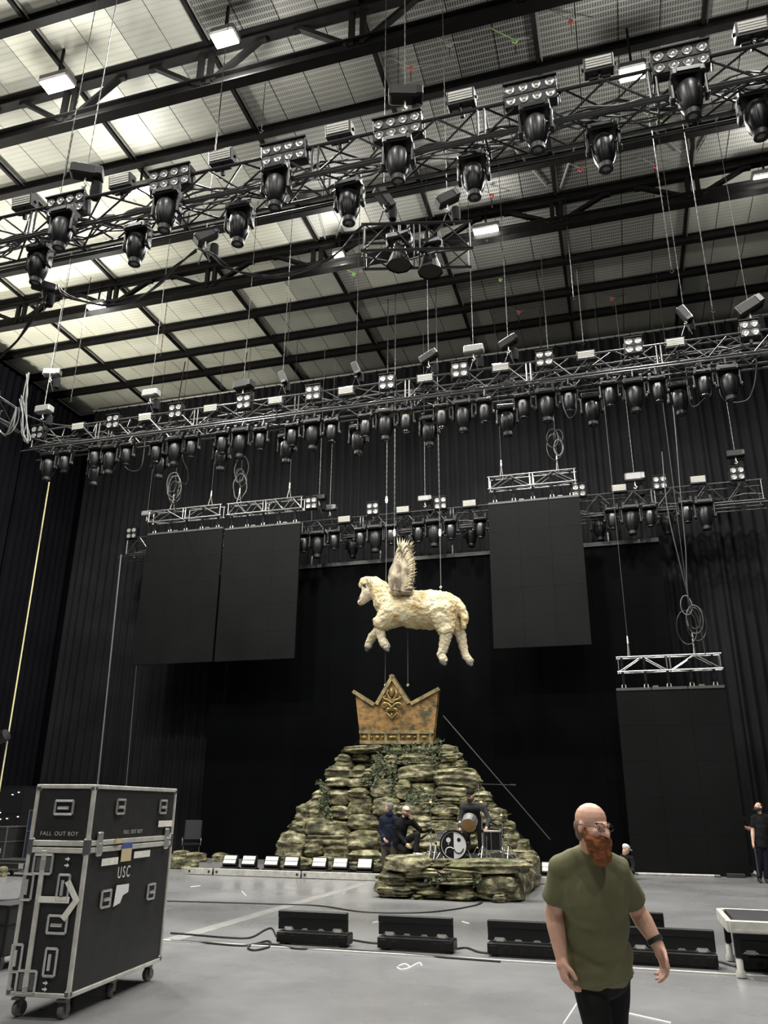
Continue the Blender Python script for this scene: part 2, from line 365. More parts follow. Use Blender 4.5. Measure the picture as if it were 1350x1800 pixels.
# seams' rails: dark bar with a pale edge strip
def rail(i, label):
    x = RX0 + i*RS; e = empty('ceiling_rail', (x, 8, ZC-.1), label, 'rail', 'ceiling rails running towards the stage')
    MB().box((0, 6, 0), (.09, 28, .12)).build('bar', 'steel_dark', e); MB().box((.09, 6, .02), (.03, 28, .05)).build('edge_strip', 'rail', e)
for i, l in ((-5, 'dark ceiling rail farthest left, above the side truss'), (-4, 'dark ceiling rail near the left curtain, fifth rail from the right'), (-3, 'dark ceiling rail passing just left of the left bright floodlight'), (-2, 'ceiling rail passing the brightest floodlight at the top of the picture'),
             (-1, 'ceiling rail running above the hanging centre truss with two spotlights'), (0, 'ceiling rail crossing the dark wire mesh right of centre'), (1, 'dark ceiling rail above the right end of the front truss'), (2, 'ceiling rail farthest right, beyond the right-hand truss corner')): rail(i, l)
def ibeam(mb, y, z, h, wd, xa, xb, t=.03):
    mb.box(((xa+xb)/2, y, z+h/2-t/2), (xb-xa, wd, t)).box(((xa+xb)/2, y, z-h/2+t/2), (xb-xa, wd, t)).box(((xa+xb)/2, y, z), (xb-xa, t, h-2*t)); return mb
for y, l in ((9.93, 'black steel roof beam crossing the top left corner of the picture'), (14.15, 'black steel roof beam between the near roof truss and the front lighting truss'), (17.1, 'black steel roof beam seen just below the front lighting truss'),
             (21.4, 'black steel roof beam next behind the far roof truss'), (23.1, 'black steel roof beam second behind the far roof truss'), (24.6, 'black steel roof beam nearest the back curtain')):
    b = V(((X0+X1)/2, y*KC, ZC-.3)); o = ibeam(MB(), b.y, ZC-.2, .26, .2, X0, X1).build('roof_beam', 'steel_dark', base=b, loc=b); tag(o, l, 'beam', 'roof beams')
def roof_truss(y, zl, lab):
    e = empty('roof_truss', (0, y, zl), lab, 'truss', 'steel roof trusses')
    ibeam(MB(), 0, ZC-.22-zl, .28, .24, X0, X1).build('top_chord', 'steel_dark', e); ibeam(MB(), 0, 0, .34, .26, X0, X1, .04).build('bottom_chord', 'steel_dark', e)
    zt = ZC-.36-zl
    post = MB().box((0, 0, zt/2), (.12, .12, zt)).mesh('post'); post.materials.append(MT['steel_dark'])
    dg = {}
    for s in (-1, 1):
        A, B = V((s*1.42, 0, zt)), V((s*.2, 0, .1)); d = (B-A); x, yy, z = basis(d)
        me = MB().box((A+B)/2, (.14, .10, d.length), Matrix((x, yy, z)).transposed()).box(A+V((0, 0, 0)), (.22, .12, .2)).mesh('diagonal'); me.materials.append(MT['steel_dark']); dg[s] = me
    for i in range(-5, 3):
        x = RX0+i*RS
        for s in (-1, 1): link('post', post, e, (x+s*.13, 0, 0)); link('diagonal', dg[s], e, (x, 0, 0))
roof_truss(12.06, 17.25, 'black steel roof truss crossing the upper left, nearest the camera')
roof_truss(19.34, 17.55, 'black steel roof truss crossing behind the hanging centre truss')

# floodlights of the roof: housing, glowing glass, and the lamp inside
def flood(p, lab, wd=.62, tilt=0., power=1.):
    e = empty('floodlight', p, lab, 'floodlight', 'roof floodlights')
    M = Matrix.Rotation(tilt, 3, 'X')
    MB().box(M @ V((0, 0, .14)), (wd, .40, .20), M, .04).build('housing', 'grey_metal', e)
    MB().box(M @ V((0, 0, .02)), (wd*.9, .34, .04), M, .01).build('glass', 'lamp_on', e)
    hh = ZC-.03-p[2]-.24; MB().box((0, 0, .24+hh/2), (.05, .05, hh)).box((0, 0, .26), (.24, .2, .04)).build('bracket', 'steel_dark', e)
    for kind, en in (('SPOT', LAMP_W), ('POINT', UP_W)):
        ld = bpy.data.lights.new('flood_lamp', kind); ld.energy = en*power; ld.color = LAMP_C; ld.shadow_soft_size = FLOOD_R
        if kind == 'SPOT': ld.spot_size = math.radians(165); ld.spot_blend = .6
        lo = bpy.data.objects.new('flood_lamp', ld); COL.objects.link(lo); lo.parent = e; lo.location = M @ V((0, 0, -FLOOD_R-.06))
for x, y, Y, lab, wd, pw in ((100, 150, 11.25, 'bright floodlight under the near roof truss at upper left', .8, 1.0), (395, 70, 11.35, 'round glare of the floodlight at the top, beside the roof truss post', .6, 1.0),
                      (245, 338, 14.9, 'floodlight glowing behind the left part of the front lighting truss', .8, .9), (1112, 131, 14.4, 'floodlight glowing behind the right part of the front lighting truss', .6, .8),
                      (855, 409, 19.3, 'long bright floodlight at the right end of the hanging centre truss', .8, 1.8), (1346, 316, 19.3, 'floodlight on the far roof truss at the right edge', .7, 1.5), (596, 452, 19.2, 'small floodlight on the far roof truss left of the centre truss', .35, 1.4)):
    flood(pY(x, y, Y), lab, wd, 0, pw)
for (x, y), lab in (((-16.5, 12.0), 'floodlight far left on the near roof truss, outside the picture'), ((-16.0, 19.3), 'floodlight far left on the far roof truss'), ((4.8, 10.75), 'floodlight over the hall right of the camera'), ((-12.0, 4.5), 'floodlight over the hall left of the camera'), ((-4.5, 4.5), 'floodlight overhead just left of the camera'), ((3.0, 4.5), 'floodlight overhead just right of the camera'),
                    ((-9, -3.5), 'floodlight behind the camera on the left'), ((-1.5, -3.5), 'floodlight behind the camera in the middle'), ((6, -3.5), 'floodlight behind the camera on the right')):
    flood(V((x, y, 17.5)), lab, .7, 0, (.75 if y < 8 else 1.1) if y > 0 else .6)

# unseen uplights added on the left wall to brighten the roof
for i, y in enumerate((11.0, 16.0, 20.5)):
    e = empty('added_roof_uplight', (-21.2, y, 12.6), 'added unseen uplight on the left wall turned up to the roof, ' + ('nearest the stage', 'middle one', 'nearest the audience')[2-i], 'floodlight', 'added unseen uplights on the left wall')
    Mu = Matrix.Rotation(math.radians(35), 3, 'Y')
    MB().box((0, 0, 0), (.5, .7, .22), Mu, .04).build('housing', 'grey_metal', e); MB().box(Mu @ V((0, 0, .12)), (.42, .62, .03), Mu, .01).build('glass', 'lamp_on', e); MB().box((-.9, 0, -.1), (1.9, .06, .06)).build('wall_arm', 'steel_dark', e)
    ld = bpy.data.lights.new('added_uplight_lamp', 'SPOT'); ld.energy = UPL_W; ld.color = (1, .96, .84); ld.shadow_soft_size = .3; ld.spot_size = math.radians(150); ld.spot_blend = .8
    lo = bpy.data.objects.new('added_uplight_lamp', ld); COL.objects.link(lo); lo.parent = e; lo.location = Mu @ V((0, 0, .5)); lo.rotation_euler = (Mu.to_4x4() @ Matrix.Rotation(math.pi, 4, 'X')).to_euler()

# ------------------------------------------------------------------ curtains
def drape(n, A, B, z0, z1, m, parent, base, seed, fold=.34, amp=.11, out=V((0, -1, 0))):
    A, B = V(A), V(B); L = (B-A).length; u = (B-A)/L; nx = int(L/fold*10); rows = 5; P = []; fs = []
    for j in range(rows+1):
        t = j/rows; z = z0+(z1-z0)*t
        for i in range(nx+1):
            s = L*i/nx; ph = s/fold*2*math.pi + 2.2*noise.noise(V((s*.7, seed, 0))) + .35*noise.noise(V((s, t*2, seed)))
            a = amp*(.55+.6*abs(noise.noise(V((s*.45, 3.3, seed)))))*(1-.35*t)
            k = math.sin(ph); k = math.copysign(abs(k)**.7, k)
            P.append(A + u*s + out*(a*k) + V((0, 0, z)))
    for j in range(rows):
        for i in range(nx): q = j*(nx+1)+i; fs.append((q, q+1, q+nx+2, q+nx+1))
    o = MB().add(P, fs).build(n, m, parent, base=base, smooth=True); return o
CY = 27.1
bc = empty('stage_curtain', (-6, CY, 0), 'tall black pleated curtain across the back of the stage', 'curtain')
for k in range(9):
    xa = -21.7 + k*3.6; drape('drape', (xa, CY+(.04 if k % 2 else 0), 0), (xa+3.66, CY+(.04 if k % 2 else 0), 0), .03, 18.25, 'curtain', bc, bc.location, k*7.1)
rod('curtain_pipe', (-21.8, CY-.02, 18.3), (10.8, CY-.02, 18.3), .045, 'chain_bright', bc, bc.location)
for k in range(60): rod('tie', (-21.6+k*.55, CY-.03, 18.16), (-21.6+k*.55, CY-.03, 18.36), .03, 'steel_dark', bc, bc.location)
lc = empty('stage_curtain', (-21.9, 16, 0), 'black curtain along the left side of the hall', 'curtain')
for k in range(5):
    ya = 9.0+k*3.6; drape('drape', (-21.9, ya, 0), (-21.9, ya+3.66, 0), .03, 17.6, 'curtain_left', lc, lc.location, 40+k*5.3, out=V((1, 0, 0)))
rc = empty('stage_curtain', (9.4, 18, 0), 'black curtain along the right side of the hall, at the edge of the picture', 'curtain')
for k in range(5):
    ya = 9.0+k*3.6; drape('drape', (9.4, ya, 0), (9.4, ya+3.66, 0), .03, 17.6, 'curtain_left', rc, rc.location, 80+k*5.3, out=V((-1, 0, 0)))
# ------------------------------------------------------------------ rigging: trusses
def truss(n, lab, xs, y, z, w=.52, h=.52, m='truss_black', r=.026, rb=.017, cat='truss', group=None, cables=0, pipe=True, axis='X', xo=0., rz=None, origin=None):
    # xs: module joints along the truss; front-bottom chord on (y, z)
    if axis == 'X': base = V((xs[0], y, z)); f = lambda a, b, c: V((a-xs[0], b, c))
    elif axis == 'Y': base = V((y, xs[0], z)); f = lambda a, b, c: V((b, a-xs[0], c))
    else: base = origin; f = lambda a, b, c: V((a-xs[0], b, c))
    e = empty(n, base, lab, cat, group, rz or 0.)
    a0, a1 = xs[0], xs[-1]
    for b in (0, w):
        for c in (0, h): rod('chord', f(a0, b, c), f(a1, b, c), r, m, e, sides=8)
    if pipe:
        for b in (-.06, w+.06): rod('hanging_pipe', f(a0-.25, b, -.1), f(a1+.1, b, -.1), r*.9, m, e, sides=8)
    for i in range(len(xs)-1):
        xa, xb = xs[i]+.05, xs[i+1]-.05; L = xb-xa; k = max(2, 2*round(L/1.15/1.0*1.0)) if L > 1.4 else max(2, 2*round(L/.9))
        for b in (0, w):
            for q in (xa, xb): rod('post', f(q, b, 0), f(q, b, h), rb*1.15, m, e)
        for j in range(k):
            u0, u1 = xa+L*j/k, xa+L*(j+1)/k; up = j % 2 == 0
            for b in (0, w): rod('brace', f(u0, b, 0 if up else h), f(u1, b, h if up else 0), rb, m, e)
            rod('brace', f(u0, 0 if up else w, h), f(u1, w if up else 0, h), rb, m, e)
            rod('brace', f(u0, 0 if up else w, 0), f(u1, w if up else 0, 0), rb, m, e)
        for c in (0, h): rod('post', f(xa, 0, c), f(xa, w, c), rb, m, e)
    for b in (0, w): pass
    for q in range(cables):
        N = int((a1-a0)/.55); pts = [f(a0+(a1-a0)*t/N, w*(.15+.7*rnd.random()), h*(.12+.5*rnd.random()) if q % 3 else .04+.05*rnd.random()) for t in range(N+1)]
        MB().tube(catenary(pts, 3), .012+.008*rnd.random(), 5).build('cable', 'cable_grey' if q % 4 == 1 else 'cable', e, smooth=True)
    return e
def modules(pxs, Y, pyf, lo, hi):
    xs = [pY(p, pyf(p), Y).x for p in pxs]; st = (xs[-1]-xs[0])/(len(xs)-1)
    while xs[0]-st > lo: xs.insert(0, xs[0]-st)
    while xs[-1]+st < hi: xs.append(xs[-1]+st)
    return xs
T1Y, T1Z = 9.0, 10.84
truss('lighting_truss', 'front box truss hung across the upper half, nearest the camera, with eight-lamp blinders', modules((57, 300, 554, 846, 1150), T1Y, lambda p: 400-.21*p, -13.5, 7.2), T1Y, T1Z, .52, .54, cables=9, group='box trusses carrying stage lights', r=.028)
T2Y, T2Z = 17.0, 11.2
x2 = modules((170, 343, 521, 716, 930, 1161), T2Y, lambda p: 790-.13*p, -16.2, 6.5)
x2 = [pY(52, 790, T2Y).x] + x2[x2.index(min(x2, key=lambda q: abs(q-pY(170, 770, T2Y).x))):]
truss('lighting_truss', 'middle box truss hung across the picture with a dense row of moving heads', x2, T2Y, T2Z, .55, .52, cables=8, group='box trusses carrying stage lights', m='truss_mid')
T3Y, T3Z = 25.3, 10.68
x3 = [pY(p, 950-.08*p, T3Y).x for p in (225, 400, 530, 636, 794, 960, 1147, 1340)]
truss('lighting_truss', 'rear box truss hung above the big black screen at the back', x3, T3Y, T3Z, .55, .66, cables=4, group='box trusses carrying stage lights', m='truss_mid')
tl = truss('lighting_truss', 'side truss running towards the camera at the left edge, joined to the middle truss', [10.9, 12.6, 14.3, 16.0], -15.9, T2Z+.1, .55, .6, axis='Y', cables=3, group='side trusses at the ends of the middle truss')
tr = truss('lighting_truss', 'side truss running towards the camera at the right edge, joined to the middle truss', [11.2, 12.9, 14.6, 16.3], 4.75, T2Z+.25, .55, .6, axis='Y', group='side trusses at the ends of the middle truss')
for e, s in ((tl, 1), (tr, -1)):
    for b, c in ((.55 if s > 0 else 0, .6), (.55 if s > 0 else 0, 0)):
        p = [V((b, 5.1, c)), V((b, 5.6, c)), V((b+s*.4, 6.2, c)), V((b+s*1.3, 6.55, c)), V((b+s*2.6, 6.6, c))]
        MB().tube(catenary(p, 6), .028, 8).build('curved_pipe', 'truss_black', e, smooth=True)

# ------------------------------------------------------------------ fixtures (origin at the middle of the head)
def make_head(kind):
    e = bpy.data.objects.new('moving_head_light', None); COL.objects.link(e); e.empty_display_size = .1; big = kind == 'big'
    k = 1. if big else .78
    MB().box((0, 0, .36*k), (.43*k, .30*k, .12*k), None, .02).box((0, -.155*k, .36*k), (.30*k, .02, .07*k), None, .005).build('base', 'fixture', e)
    for s in (-1, 1):
        MB().box((s*.16*k, 0, .455*k), (.05, .09, .09*k)).tube([(s*.16*k-.03, 0, .51*k), (s*.16*k+.03, 0, .51*k)], .045, 8).build('clamp', 'black_metal', e)
        MB().box((s*.215*k, 0, .14*k), (.05*k, .14*k, .36*k), None, .015).build('yoke_arm', 'fixture', e)
        MB().lathe([(.045*k, -.02), (.045*k, .02)], 10, Matrix.Translation((s*.232*k, 0, .02)) @ Matrix.Rotation(math.pi/2, 4, 'Y')).build('tilt_lock', 'grey_metal', e, smooth=True)
    if big:
        h = MB().lathe([(.05, .24), (.12, .225), (.155, .17), (.168, .08), (.165, -.02), (.15, -.12), (.118, -.21), (.095, -.25)], 20, sx=1., sy=1.05)
        hd = h.build('head', 'fixture', e, smooth=True)
        for a in range(6):
            t = math.pi/3*a+.3; MB().tube([(.157*math.cos(t), .165*math.sin(t), .16), (.172*math.cos(t), .18*math.sin(t), .05), (.15*math.cos(t), .158*math.sin(t), -.13), (.115*math.cos(t), .12*math.sin(t), -.22)], .006, 4).build('rib', 'fixture_rough', hd)
        MB().lathe([(.094, -.24), (.102, -.25), (.102, -.33), (.09, -.335)], 20).build('lens_barrel', 'fixture_rough', e, smooth=True)
        MB().lathe([(.085, -.325), (.05, -.338), (.01, -.343)], 16).build('lens', 'lens', e, smooth=True)
    else:
        MB().lathe([(.06, .17), (.10, .16), (.118, .09), (.12, 0), (.112, -.09), (.095, -.17), (.08, -.19)], 18, sy=1.05).build('head', 'fixture', e, smooth=True)
        MB().box((0, -.105, .11), (.10, .03, .10), None, .012).build('head_cover', 'grey_metal', e)
        MB().lathe([(.082, -.185), (.082, -.205), (.06, -.212), (.01, -.214)], 16).build('lens', 'lens', e, smooth=True)
        for s in (-1, 1): MB().tube([(s*.12, -.12, .27), (s*.12, -.145, .27), (s*.05, -.145, .27), (s*.05, -.12, .27)], .008, 5).build('handle', 'grey_metal', e)
    return e
def make_blinder(nx, ny, wd, hh):
    e = bpy.data.objects.new('blinder_light', None); COL.objects.link(e); e.empty_display_size = .1
    MB().box((0, .09, 0), (wd, .2, hh), None, .012).build('body', 'fixture', e)
    MB().box((0, -.02, hh/2+.012), (wd+.02, .05, .02)).build('top_lip', 'fixture_rough', e)
    cw = wd/nx; ch = hh/ny; rr = min(cw, ch)*.36
    for i in range(nx):
        for j in range(ny):
            c = Matrix.Translation((-wd/2+cw*(i+.5), -.012, -hh/2+ch*(j+.5))) @ Matrix.Rotation(math.pi/2, 4, 'X')
            l = MB().lathe([(rr, -.004), (rr*1.08, .004), (rr*1.0, .012), (rr*.86, .01), (rr*.5, .0), (rr*.3, .004), (rr*.12, .006)], 14, c).build('lamp', 'lamp_glass', e, smooth=True)
    if ny > 1: MB().box((0, -.014, 0), (wd*.97, .012, .012)).build('divider', 'fixture_rough', e)
    for s in (-1, 1): MB().box((s*(wd/2+.02), .08, -.08), (.02, .05, hh*.9), None, .005).build('bracket', 'fixture', e)
    MB().box((0, .08, -hh/2-.09), (.06, .06, .1)).build('clamp', 'black_metal', e)
    return e
def make_strobe(wd, hh):
    e = bpy.data.objects.new('strobe_light', None); COL.objects.link(e); e.empty_display_size = .1
    MB().box((0, .09, 0), (wd, .2, hh), None, .012).build('body', 'fixture', e)
    MB().box((0, -.016, .01), (wd*.86, .012, hh*.68), None, .003).build('face', 'strobe_face', e)
    for j in range(3): MB().box((0, -.024, .01+hh*.68*((j+1)/4-.5)), (wd*.86, .006, .008)).build('bar', 'grey_metal', e)
    for s in (-1, 1): MB().lathe([(.028, 0), (.028, .03)], 8, Matrix.Translation((s*(wd/2), .1, 0)) @ Matrix.Rotation(s*math.pi/2, 4, 'Y')).build('knob', 'black_metal', e)
    MB().box((0, .1, -hh/2-.06), (wd*.7, .06, .03)).box((0, .1, -hh/2-.12), (.06, .05, .12)).build('bracket', 'black_metal', e)
    return e
protos = {'big': make_head('big'), 'small': make_head('small'), 'b8': make_blinder(4, 2, .76, .36), 'b4': make_blinder(2, 2, .40, .40), 'st': make_strobe(.44, .25)}
used = set()
def place(kind, p, lab, cat, group, sc=1., rx=0., rz=0.):
    if kind in used: o = copy_tree(protos[kind])
    else: o = protos[kind]; used.add(kind)
    o.location = p; o.rotation_euler = (rx, 0, rz); o.scale = (sc, sc, sc); tag(o, lab, cat, group); return o
SIDE = {'front': 'the front truss', 'middle': 'the middle truss', 'rear': 'the rear truss'}
PIPES = {'front': (T1Y, T1Z, .52, .54), 'middle': (T2Y, T2Z, .55, .52), 'rear': (T3Y, T3Z, .55, .66)}
def ords(i, n):
    return f'{ORD[i]} from left' if i < n/2 else (f'{ORD[n-1-i]} from right' if i < n-1 else 'rightmost')
def row(kind, pts, Y, desc, where, cat, group, sc=1., rx=0., dz=0., suffix=''):
    for i, (x, y) in enumerate(sorted(pts)):
        lab = f'{desc} {SIDE[where]}, {ords(i, len(pts))}{suffix}'
        p = pY(x, y, Y)+V((0, 0, dz)); o = place(kind, p, lab, cat, group, sc, rx, rnd.uniform(-.06, .06) if kind in ('big', 'small') else 0.)
        ty, tz, tw, th = PIPES[where]
        if kind in ('big', 'small'):
            top = V((0, 0, .5*(1 if kind == 'big' else .78))); to = V((p.x, ty-.06 if p.y < ty+.2 else ty+tw+.06, tz-.1)); fn = 'hanger'
        else: top = V((0, .09, -.14)); to = V((p.x, ty, tz+th)); fn = 'stand_off'
        to = (to-p)/sc
        if rx: to = Matrix.Rotation(-rx, 3, 'X') @ to
        if (to-top).length > .02: rod(fn, top, to, .022, 'black_metal', o)
row('big', ((108, 408), (292, 376), (485, 335), (700, 288), (943, 232), (1213, 172)), 8.78, 'large black moving head in the upper row under', 'front', 'moving light', 'moving heads on the front truss', 1.0)
row('big', ((67, 470), (240, 436), (420, 400), (614, 362), (833, 316), (1062, 266), (1332, 208)), 9.35, 'large black moving head in the lower row under', 'front', 'moving light', 'moving heads on the front truss', 1.0)
row('b8', ((115, 360), (298, 313), (498, 268), (698, 222), (932, 162), (1196, 102)), 8.95, 'black blinder with eight round lamps on top of', 'front', 'blinder', 'eight-lamp blinders on the front truss', 1.0, .18)
row('st', ((38, 354), (210, 317), (387, 274), (594, 226), (809, 169), (1052, 110), (1322, 46)), 9.1, 'black strobe with a pale rectangular face on top of', 'front', 'strobe', 'strobes on the front truss', .98, .18)
row('big', ((85, 824), (193, 812), (308, 797), (423, 783), (550, 768), (678, 751), (814, 736), (961, 717), (1116, 700), (1282, 678)), 16.85, 'large black moving head in the front row under', 'middle', 'moving light', 'moving heads on the middle truss', 1.08)
row('big', ((167, 833), (281, 820), (389, 806), (504, 792), (630, 777), (755, 762), (892, 743), (1041, 724), (1195, 705)), 17.7, 'large black moving head hung lower at the rear of', 'middle', 'moving light', 'moving heads on the middle truss', 1.08)
row('small', ((114, 816), (167, 808), (223, 803), (275, 799), (337, 790), (391, 783), (458, 777), (514, 770), (583, 762), (643, 754), (714, 744), (777, 737), (852, 727), (920, 719), (1001, 707), (1072, 698), (1157, 690), (1238, 679)), 16.8, 'small black moving head in the front row under', 'middle', 'moving light', 'small moving heads on the middle truss', 1.15)
row('b4', ((65, 760), (198, 741), (308, 722), (428, 706), (550, 690), (680, 671), (808, 650), (957, 630), (1114, 607), (1318, 577)), 16.95, 'black four-lamp blinder on top of', 'middle', 'blinder', 'four-lamp blinders on the middle truss', 1.0, .1)
row('st', ((137, 750), (255, 734), (370, 718), (484, 704), (608, 687), (747, 665), (880, 646), (1030, 624), (1187, 602)), 17.0, 'small black strobe with pale face on top of', 'middle', 'strobe', 'strobes on the middle truss', 1.0, .1)
row('b4', ((231, 937), (547, 884), (655, 894), (774, 884), (1018, 862), (1160, 848), (1296, 832)), 25.2, 'black four-lamp blinder on top of', 'rear', 'blinder', 'four-lamp blinders on the rear truss', 1.1, .1)
row('st', ((605, 913), (708, 896), (825, 885), (1088, 858), (1227, 843)), 25.2, 'small black strobe with pale face on top of', 'rear', 'strobe', 'strobes on the rear truss', 1.15, .1)
row('big', ((558, 960), (660, 950), (763, 940), (1110, 917), (1240, 908)), 25.15, 'large black moving head in the front row under', 'rear', 'moving light', 'moving heads on the rear truss', 1.3)
row('big', ((620, 962), (720, 953), (828, 942), (1054, 930), (1172, 919)), 25.95, 'large black moving head hung lower at the rear of', 'rear', 'moving light', 'moving heads on the rear truss', 1.2)
row('small', ((534, 958), (588, 953), (634, 949), (688, 944), (736, 940), (793, 935), (845, 932), (1077, 916), (1143, 911), (1207, 904)), 25.15, 'small black moving head in the front row under', 'rear', 'moving light', 'small moving heads on the rear truss', 1.35)

# ------------------------------------------------------------------ chain hoists, chains
def chain(n, A, B, m, parent, base, r=.008):
    A, B = V(A), V(B); N = max(2, int((B-A).length/.09)); pts = [A+(B-A)*(i/N) for i in range(N+1)]
    MB().tube(pts, [r*(1.35 if i % 2 else .75) for i in range(N+1)], 5).build(n, m, parent, base=base)
def hoist(p, lab, sc=1., cm='chain', rz=0., bag=True, tilt=0., up=ZC-.01, body='fixture_rough'):
    p = V(p); e = empty('chain_hoist', p, lab, 'hoist', 'chain hoists above the trusses')
    M = Matrix.Rotation(rz, 3, 'Z') @ Matrix.Rotation(tilt, 3, 'Y')
    MB().box(M @ V((0, 0, 0)), V((.46, .22, .22))*sc, M, .03*sc).build('motor_body', body, e)
    MB().box(M @ V((.2*sc, 0, 0)), V((.12, .24, .18))*sc, M, .02*sc).box(M @ V((-.2*sc, 0, .0)), V((.08, .2, .2))*sc, M, .02*sc).build('end_cap', body if body != 'fixture_rough' else 'fixture', e)
    chain('chain', p+V((0, 0, .1*sc)), (p.x, p.y, up), cm, e, p)
    MB().tube([(0, 0, -.1*sc), (0, 0, -.22*sc), (.04*sc, 0, -.27*sc), (0, 0, -.31*sc), (-.04*sc, 0, -.28*sc)], .016*sc, 6).build('hook', 'silver', e, smooth=True)
    for s in (-1, 1): MB().tube([(0, 0, -.28*sc), (s*.13*sc, .03, -.62*sc)], .012, 5).build('sling', 'black_metal', e)
    if bag: MB().lathe([(.03, -.12), (.085, -.16), (.095, -.34), (.08, -.46), (.02, -.5)], 10, Matrix.Translation((.14*sc, .12*sc, 0)) @ Matrix.Scale(sc, 4)).build('chain_bag', 'black_cloth', e, smooth=True)
    return e
for x, y, Y, lab, k in ((152, 303, 9.2, 'black chain hoist over the left part of the front truss', dict(rz=.5, sc=1.1)), (712, 167, 9.2, 'black chain hoist over the middle of the front truss', dict(rz=.3, sc=1.1)),
                     (76, 503, 9.6, 'black hoist with red tag below the leftmost lights of the front truss', dict(rz=.8, sc=.8)), (362, 415, 10.65, 'black hoist hanging between two lower moving heads left of centre', dict(rz=.6, tilt=-.7, sc=.95)),
                     (91, 655, 16.7, 'hoist with pale case high over the left end of the middle truss', dict(rz=.3, body='grey_metal')), (77, 720, 16.4, 'pale box hoist at the joint of the side and middle trusses on the left', dict(body='hoist_grey', cm='chain_bright')),
                     (265, 692, 17.2, 'pale hoist above the middle truss near the left end', dict(body='hoist_grey')), (428, 677, 17.2, 'long black hoist above the middle truss, left of its centre', dict(sc=1.15, rz=-.1)), (497, 664, 17.3, 'small upright black hoist above the middle truss, between two longer ones', dict(sc=.8, tilt=1.2)),
                     (626, 648, 17.3, 'upright black hoist above the middle truss near its centre', dict(sc=.8, tilt=1.2)), (753, 628, 17.3, 'slanted black hoist above the middle truss over the sheep', dict(tilt=-.5)), (832, 615, 17.2, 'pale topped hoist above the middle truss, right of its centre', dict(body='hoist_grey')),
                     (893, 602, 17.3, 'slanted black hoist above the middle truss, above the mid-right screen', dict(tilt=-.5)), (1203, 552, 17.3, 'upright black hoist above the right part of the middle truss', dict(sc=.9, tilt=1.1)), (1316, 540, 17.0, 'large black hoist above the right end of the middle truss', dict(sc=1.3, tilt=-.5)),
                     (561, 875, 25.4, 'dark hoist above the rear truss beside the left screens', dict(cm='chain_bright')), (580, 893, 25.95, 'round pale hoist on the rear truss beside the left screens', dict(body='grey_metal', cm='chain_bright', bag=False)), (747, 877, 25.3, 'striped grey hoist above the rear truss behind the sheep', dict(body='grey_metal', cm='chain_bright')),
                     (1115, 839, 25.4, 'wide ribbed hoist above the rear truss right of the mid-right screen', dict(body='grey_metal', sc=1.3, cm='chain_bright')), (1292, 798, 25.4, 'boxy hoist over the right end of the rear truss', dict(sc=1.1, cm='chain_bright')), (259, 903, 24.6, 'pale hoist at the upper left corner of the left screens', dict(body='hoist_grey', sc=.9))):
    hoist(pY(x, y, Y), lab, **k)
for x, y, Y, n, lab, mm in ((372, 160, 12.7, 330, 'dark drop chain hanging below the near roof truss', 'chain_dark'), (116, 240, 13.5, 300, 'short dark drop chain with hook over the left of the front truss', 'chain_dark'), (460, 140, 13.0, 225, 'bright chain hanging beside the brightest floodlight', 'chain'), (1008, 380, 19.3, 520, 'dark drop chain hanging from the far roof truss on the right', 'chain_dark'),
                         (1180, 200, 15, 470, 'long chain hanging at the right above the far roof truss', 'chain'), (1252, 230, 15.5, 540, 'long chain hanging near the right edge', 'chain'), (965, 620, 22, 640, 'short chain hanging above the right half of the middle truss', 'chain'), (700, 30, 13.2, 150, 'doubled chain over the middle of the front truss', 'chain'), (125, 440, 19, 700, 'long pale chain hanging at the far left', 'chain'),
                         (283, 545, 21, 620, 'thin drop chain at the left in front of the roof panels', 'chain_dark'), (505, 500, 22, 620, 'thin drop chain in the middle left in front of the roof panels', 'chain'), (1025, 545, 23, 600, 'bright chain between roof and middle truss on the right', 'chain_bright')):
    b = pY(x, n, Y); e = empty('hanging_chain', b, lab, 'chain', 'loose chains under the roof'); chain('chain', b, (b.x, b.y, ZC-.01), mm, e, b, .011)
    MB().tube([(0, 0, 0), (0, 0, -.06), (.05, 0, -.1), (0, 0, -.15), (-.04, 0, -.11)], .014, 6).build('hook', 'chain_dark', e, smooth=True)

